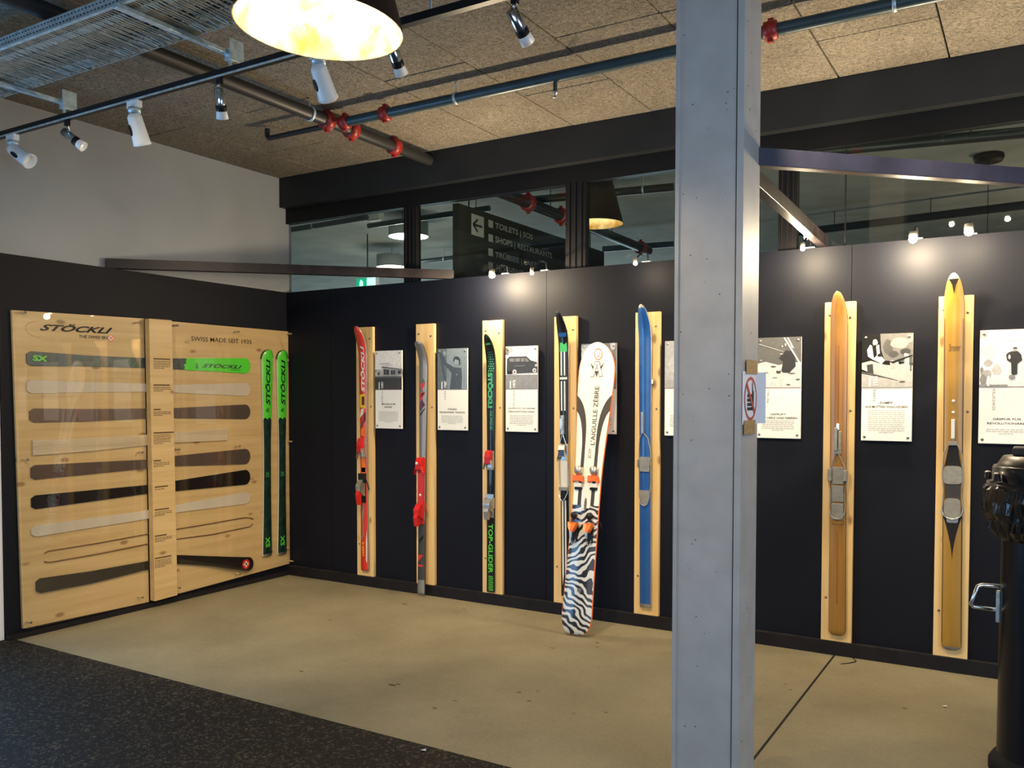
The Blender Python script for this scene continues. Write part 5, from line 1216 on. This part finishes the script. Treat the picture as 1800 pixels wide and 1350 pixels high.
MB().tube(pts_([(78, 987), (84, 988.3), (90, 988), (170, 974), (256, 956.8), (312, 947.5), (376, 939), (440, 925.5), (444, 921)]), .004, 'copper_edge', 6).build('edge_strip', r)
def bow(u):
    y0 = lw(300, 980).y; y1 = lw(445, 990).y
    if u < y0: return .002
    s = (u-y0)/(y1-y0); return .026*math.sin(math.pi*min(1, s)*.62)*s+.002
r = layer('running_base', 'black running base with red cross badge on its tip, lowest on the display board', [(63.6, 1018, 1044), (160, 1004, 1026), (256, 987, 1002), (312, 975.5, 991), (370, 977.5, 995), (433, 979, 1003.6)], 'dark_layer', th=.012, bow=bow)
xb_ = XB+.012+bow(lw(432, 991).y)+.002; c_ = at_x(432.5, 991.5, xb_)
mb = MB(); mb.prism([c_+Vector((0, .040*math.cos(2*math.pi*i/24), .040*math.sin(2*math.pi*i/24))) for i in range(24)], (.001, 0, 0), 'red')
for (a, b_) in ((.024, .008), (.008, .024)): mb.add([c_+Vector((.002, s1*a, s2*b_)) for s1, s2 in ((-1, -1), (1, -1), (1, 1), (-1, 1))], [(0, 1, 2, 3)], 'skiwhite')
mb.build('swiss_cross_badge', r, label='red badge with white cross')
# two green skis standing upright on the display board
def upright(name, label, top, bot, w):
    a = lw(*bot, XB+.02); b_ = lw(*top, XB+.02); a = Vector((XB+.004, a.y, a.z)); b_ = Vector((XB+.004, b_.y, b_.z))
    z = (b_-a).normalized(); yv = Vector((-1, 0, 0)); x = yv.cross(z).normalized(); y = z.cross(x)
    m = Matrix.Translation(a) @ Matrix((x, y, z)).transposed().to_4x4()
    t = thing(name, a, label, 'ski', 'green and black skis on the display board', m)
    L = (b_-a).length; k = Ski(L, w*1.12, w*.72, w*.95, .012, .09, .020, liftL=.12, tippow=2.4, tailr=.03); k.cuts = [L*.662, L*.012]
    k.body(lambda z: 'green' if z > L*.662 else ('skidkgreen' if z > L*.012 else 'alu'), 'skiwhite', t)
    l = LMB(t); zj = L*.662
    l.decal(k, [(-w*.36, zj-.004), (w*.36, zj-.004), (w*.36, zj+.010), (w*.18, zj+.022), (.0, zj+.004), (-w*.2, zj+.020), (-w*.36, zj+.012)], 'skidkgreen'); l.done('jagged_border')
    l = LMB(t); l.stext(k, 'ST\u00d6CKLI', -w*.22, w*.28, L*.735, L*.955, 'skidkgreen', bold=.035, shear=.2)
    l.stext(k, '&', -w*.16, w*.16, L*.698, L*.722, 'skidkgreen')
    l.stext(k, 'SX', -w*.20, w*.24, L*.045, L*.095, 'green', bold=.03)
    l.stext(k, 'SX', -w*.18, w*.18, L*.385, L*.41, 'green2', bold=.01)
    l.done('lettering')
    l = LMB(t)
    l.decal(k, [(-.5*w, L*.985), (.5*w, L*.985), (.42*w, L*.995), (-.42*w, L*.995)], 'skidkgreen', .001) if False else None
    pts = [(-(k.half(z)+.001), -(k.out(z)+.006), z) for z in [L*(.955+.045*i/10)-.001 for i in range(11)]]
    pts2 = [(k.half(z)+.001, -(k.out(z)+.006), z) for z in [L*(.955+.045*i/10)-.001 for i in range(11)]]
    l.tube(pts+pts2[::-1], .005, 'skiblack', 6); l.done('tip_guard')
    for q in (.955, .03):
        l = LMB(t); l.box(w*.5, w*.5+.014, -.02, -.002, L*q-.01, L*q+.01, 'peg'); l.done('peg')
upright('display_ski', 'green tipped black ski nearer the lying layers on the display board', (470.5, 615), (471, 978), .112)
upright('display_ski', 'green tipped black ski at the corner end of the display board', (497, 616), (497, 975), .112)
# acrylic covers with bolts
def cover(label, c, bolts):
    XA = .066
    P = [lw(*q, XA) for q in c]; cen = sum(P, Vector())/4
    t = thing('acrylic_cover', (XA, cen.y, cen.z), label, 'cover', 'clear covers on the display board')
    MB().prism([(XA, p.y, p.z) for p in P], (-.005, 0, 0), 'acrylic').build('sheet', t)
    for (px, py) in bolts:
        q = lw(px, py, XA); q.y = min(q.y, -.014)
        MB().tube([(XB+.001, q.y, q.z), (XA+.004, q.y, q.z)], .007, 'peg', 8).build('dowel', t)
        MB().lathe([(0, .007), (.007, .007), (.009, .003)], (XA, q.y, q.z), 'screw', 12, (1, 0, 0)).build('screw', t)
cover('clear acrylic cover over the tail half of the ski layers', [(26, 545), (46, 1106), (256, 1060), (246, 562)], [(44, 549), (246, 567), (48, 808), (250, 795), (54, 1094), (250, 1050)])
cover('clear acrylic cover over the tip half and the upright skis', [(308, 566), (317, 1044), (519, 988), (517, 583)], [(312, 572), (419, 583), (516, 587), (315, 790), (421, 784), (518, 776), (316, 1033), (421, 1009), (518, 986)])

# ================================================================ small spotlights along the wall tops
def wall_spot(px, py, label, power, big=True):
    p = at_y(px, py, -.19); z = p.z
    t = thing('wall_spotlight', (p.x, -.02, 2.5), label, 'spotlight', 'small glowing spotlights on the partition top')
    MB().box(p.x-.03, p.x+.03, -.012, .058, 2.5, 2.506, 'galv').build('mount_plate', t)
    MB().tube([(p.x, .03, 2.506), (p.x, .02, max(z, 2.53)+.03), (p.x, -.07, max(z, 2.53)+.03), (p.x, -.18, z+.03)], .006, 'black_plastic', 8).build('arm', t)
    r = .030 if big else .018
    MB().lathe([(0, .035), (r*.7, .035), (r*.8, .01), (r*.8, .0)], (p.x, -.19, z), 'alu', 16).build('lamp_housing', t)
    MB().lathe([(r*.72, 0), (r*.8, -r*.3), (r*.55, -r*.8), (0, -r)], (p.x, -.19, z), 'bulb_spot', 16).build('bulb', t)
    point('wall_glow', (p.x, -.23, z-.045), power*7, WARM2, .03)
wall_spot(865, 482, 'glowing wall spotlight above the black and green ski', 11.0)
wall_spot(1703, 405, 'brightest glowing wall spotlight above the arrow ski, highest of its row', 2.5)
wall_spot(1605, 418, 'glowing wall spotlight between the two varnished wooden skis', 10.0)
wall_spot(1411, 436, 'glowing wall spotlight beside the column where the bar meets the partition', 5, False)
wall_spot(935, 479, 'tiny glowing spotlight under the hanging sign', 1.0, False)
wall_spot(1117, 462, 'tiny glowing spotlight above the blue ski', 1.0, False)

wall_spot(1930, 392, 'wall spotlight beyond the picture edge', 5.0)
# ================================================================ tall bin in the right foreground
bx, by = 5.735, -1.34
t = thing('waste_bin', (bx, by, 0), 'tall dark bin with chrome handle and wrinkled black bag under its lid', 'bin')
MB().lathe([(.17, .05), (.168, .5), (.165, 1.02)], (bx, by, 0), 'blackgloss', 48).build('bin_body', t)
MB().lathe([(0, 0), (.20, .0), (.20, .035), (.185, .06), (.17, .075)], (bx, by, 0), 'rubber', 48).build('base_ring', t)
# crumpled bag
n = 96; rows = [(.168, .985), (.19, 1.0), (.212, 1.03), (.222, 1.07), (.236, 1.10), (.240, 1.15), (.238, 1.20), (.225, 1.215)]
vs = []
for j, (r, z) in enumerate(rows):
    for i in range(n):
        a = 2*math.pi*i/n
        w = 0 if j == 7 else (.004*math.sin(a*7+j*1.7)+.0035*math.sin(a*19+j*2.9)+random.uniform(-.0035, .0035))*(1.3 if j < 5 else .5)
        vs.append((bx+(r+w)*math.cos(a), by+(r+w)*math.sin(a), z+(random.uniform(-.006, .006) if 0 < j < 7 else 0)))
fs = [(j*n+i, j*n+(i+1) % n, (j+1)*n+(i+1) % n, (j+1)*n+i) for j in range(len(rows)-1) for i in range(n)]
MB().add(vs, fs, 'bag', False).build('bin_bag', t)
MB().lathe([(.226, 1.21), (.226, 1.225), (.205, 1.23), (.205, 1.285), (.20, 1.295), (0, 1.295)], (bx, by, 0), 'blackgloss', 48).build('lid_ring', t)
MB().lathe([(.190, 1.295), (.165, 1.335), (0, 1.337)], (bx, by, 0), 'black_plastic', 48).build('lid', t)
MB().box(bx-.13, bx+.13, by-.04, by+.10, 1.335, 1.372, 'black_worn').build('lid_grip', t, bevel=.008)
for ang in (190, 215):
    a = math.radians(ang); c = Vector((bx+.222*math.cos(a), by+.222*math.sin(a), 1.235))
    MB().lathe([(0, .03), (.012, .03), (.014, 0)], c, 'black_plastic', 12).lathe([(0, .036), (.010, .034), (.012, .03)], c, 'alu', 12).build('clamp_knob', t)
# handle
h0 = at_y(1752, 1030, by); h1 = at_y(1748, 1090, by); k0 = at_y(1716, 1030, by-.05); k1 = at_y(1706, 1062, by-.06)
xw = bx-.168
MB().tube([(xw, by, h0.z), (k0.x+.02, by-.02, h0.z+.002), (k0.x+.004, by-.03, h0.z-.004), (k1.x, by-.05, k1.z), (k1.x+.010, by-.045, k1.z-.012), (xw-.01, by-.01, k1.z-.022), (xw, by, k1.z-.024)], .0085, 'chrome', 12).build('handle', t)
MB().box(xw-.012, xw+.004, by-.03, by+.02, h0.z-.15, h0.z-.02, 'galv').build('handle_plate', t, bevel=.003)

# ================================================================ little things on the floor
q = at_z(1500, 1160, 0)
t = MB().tube([at_z(1478, 1167, .003), at_z(1492, 1165.5, .004), at_z(1504, 1163, .004), at_z(1505, 1161, .003), at_z(1497, 1155, .004), at_z(1488, 1154, .003)], .0022, 'black', 6).build('loose_cable', None)
tag(t, 'short bent black cable end lying on the concrete by the baseboard', 'cable')
st = MB(); random.seed(3)
for (px, py, w) in ((1050, 1130, .02), (1049, 1137, .016), (970, 1139, .02), (816, 1071, .016), (712, 1062, .03), (690, 1204, .03), (700, 1203, .02), (765, 1245, .02), (912, 1217, .02), (930, 1232, .015), (945, 1215, .012), (1008, 1254, .012), (1051, 1173, .012), (1590, 1245, .014), (1380, 1203, .012), (1390, 1212, .014), (950, 1087, .01), (1065, 1252, .012), (580, 1090, .02), (1345, 1204, .01), (530, 1180, .02), (800, 1232, .014)):
    c = at_z(px, py, .0008); n = 9; pts = []
    for i in range(n):
        a = 2*math.pi*i/n; r = w*random.uniform(.5, 1.1); pts.append((c.x+r*math.cos(a), c.y+r*.4*math.sin(a), .0012))
    st.add(pts, [tuple(range(n))], 'stain')
o = st.build('floor_crumbs'); o['kind'] = 'stuff'; tag(o, 'scattered dark crumbs and scuffs on the concrete floor', 'dirt')
for i, (px, py, lb_) in enumerate(((745, 1319, 'white paper scrap lying on the dark mat edge'), (1661, 1242, 'white paper scrap on the concrete beside the bin'))):
    c = at_z(px, py, .008 if i == 0 else .002); pts = [(c.x-.012, c.y-.006, c.z), (c.x+.002, c.y-.010, c.z+.003), (c.x+.013, c.y, c.z), (c.x+.004, c.y+.009, c.z+.004), (c.x-.008, c.y+.007, c.z)]
    o = MB().prism(pts, (0, 0, .0015), 'dust').build('paper_scrap'); tag(o, lb_, 'litter')
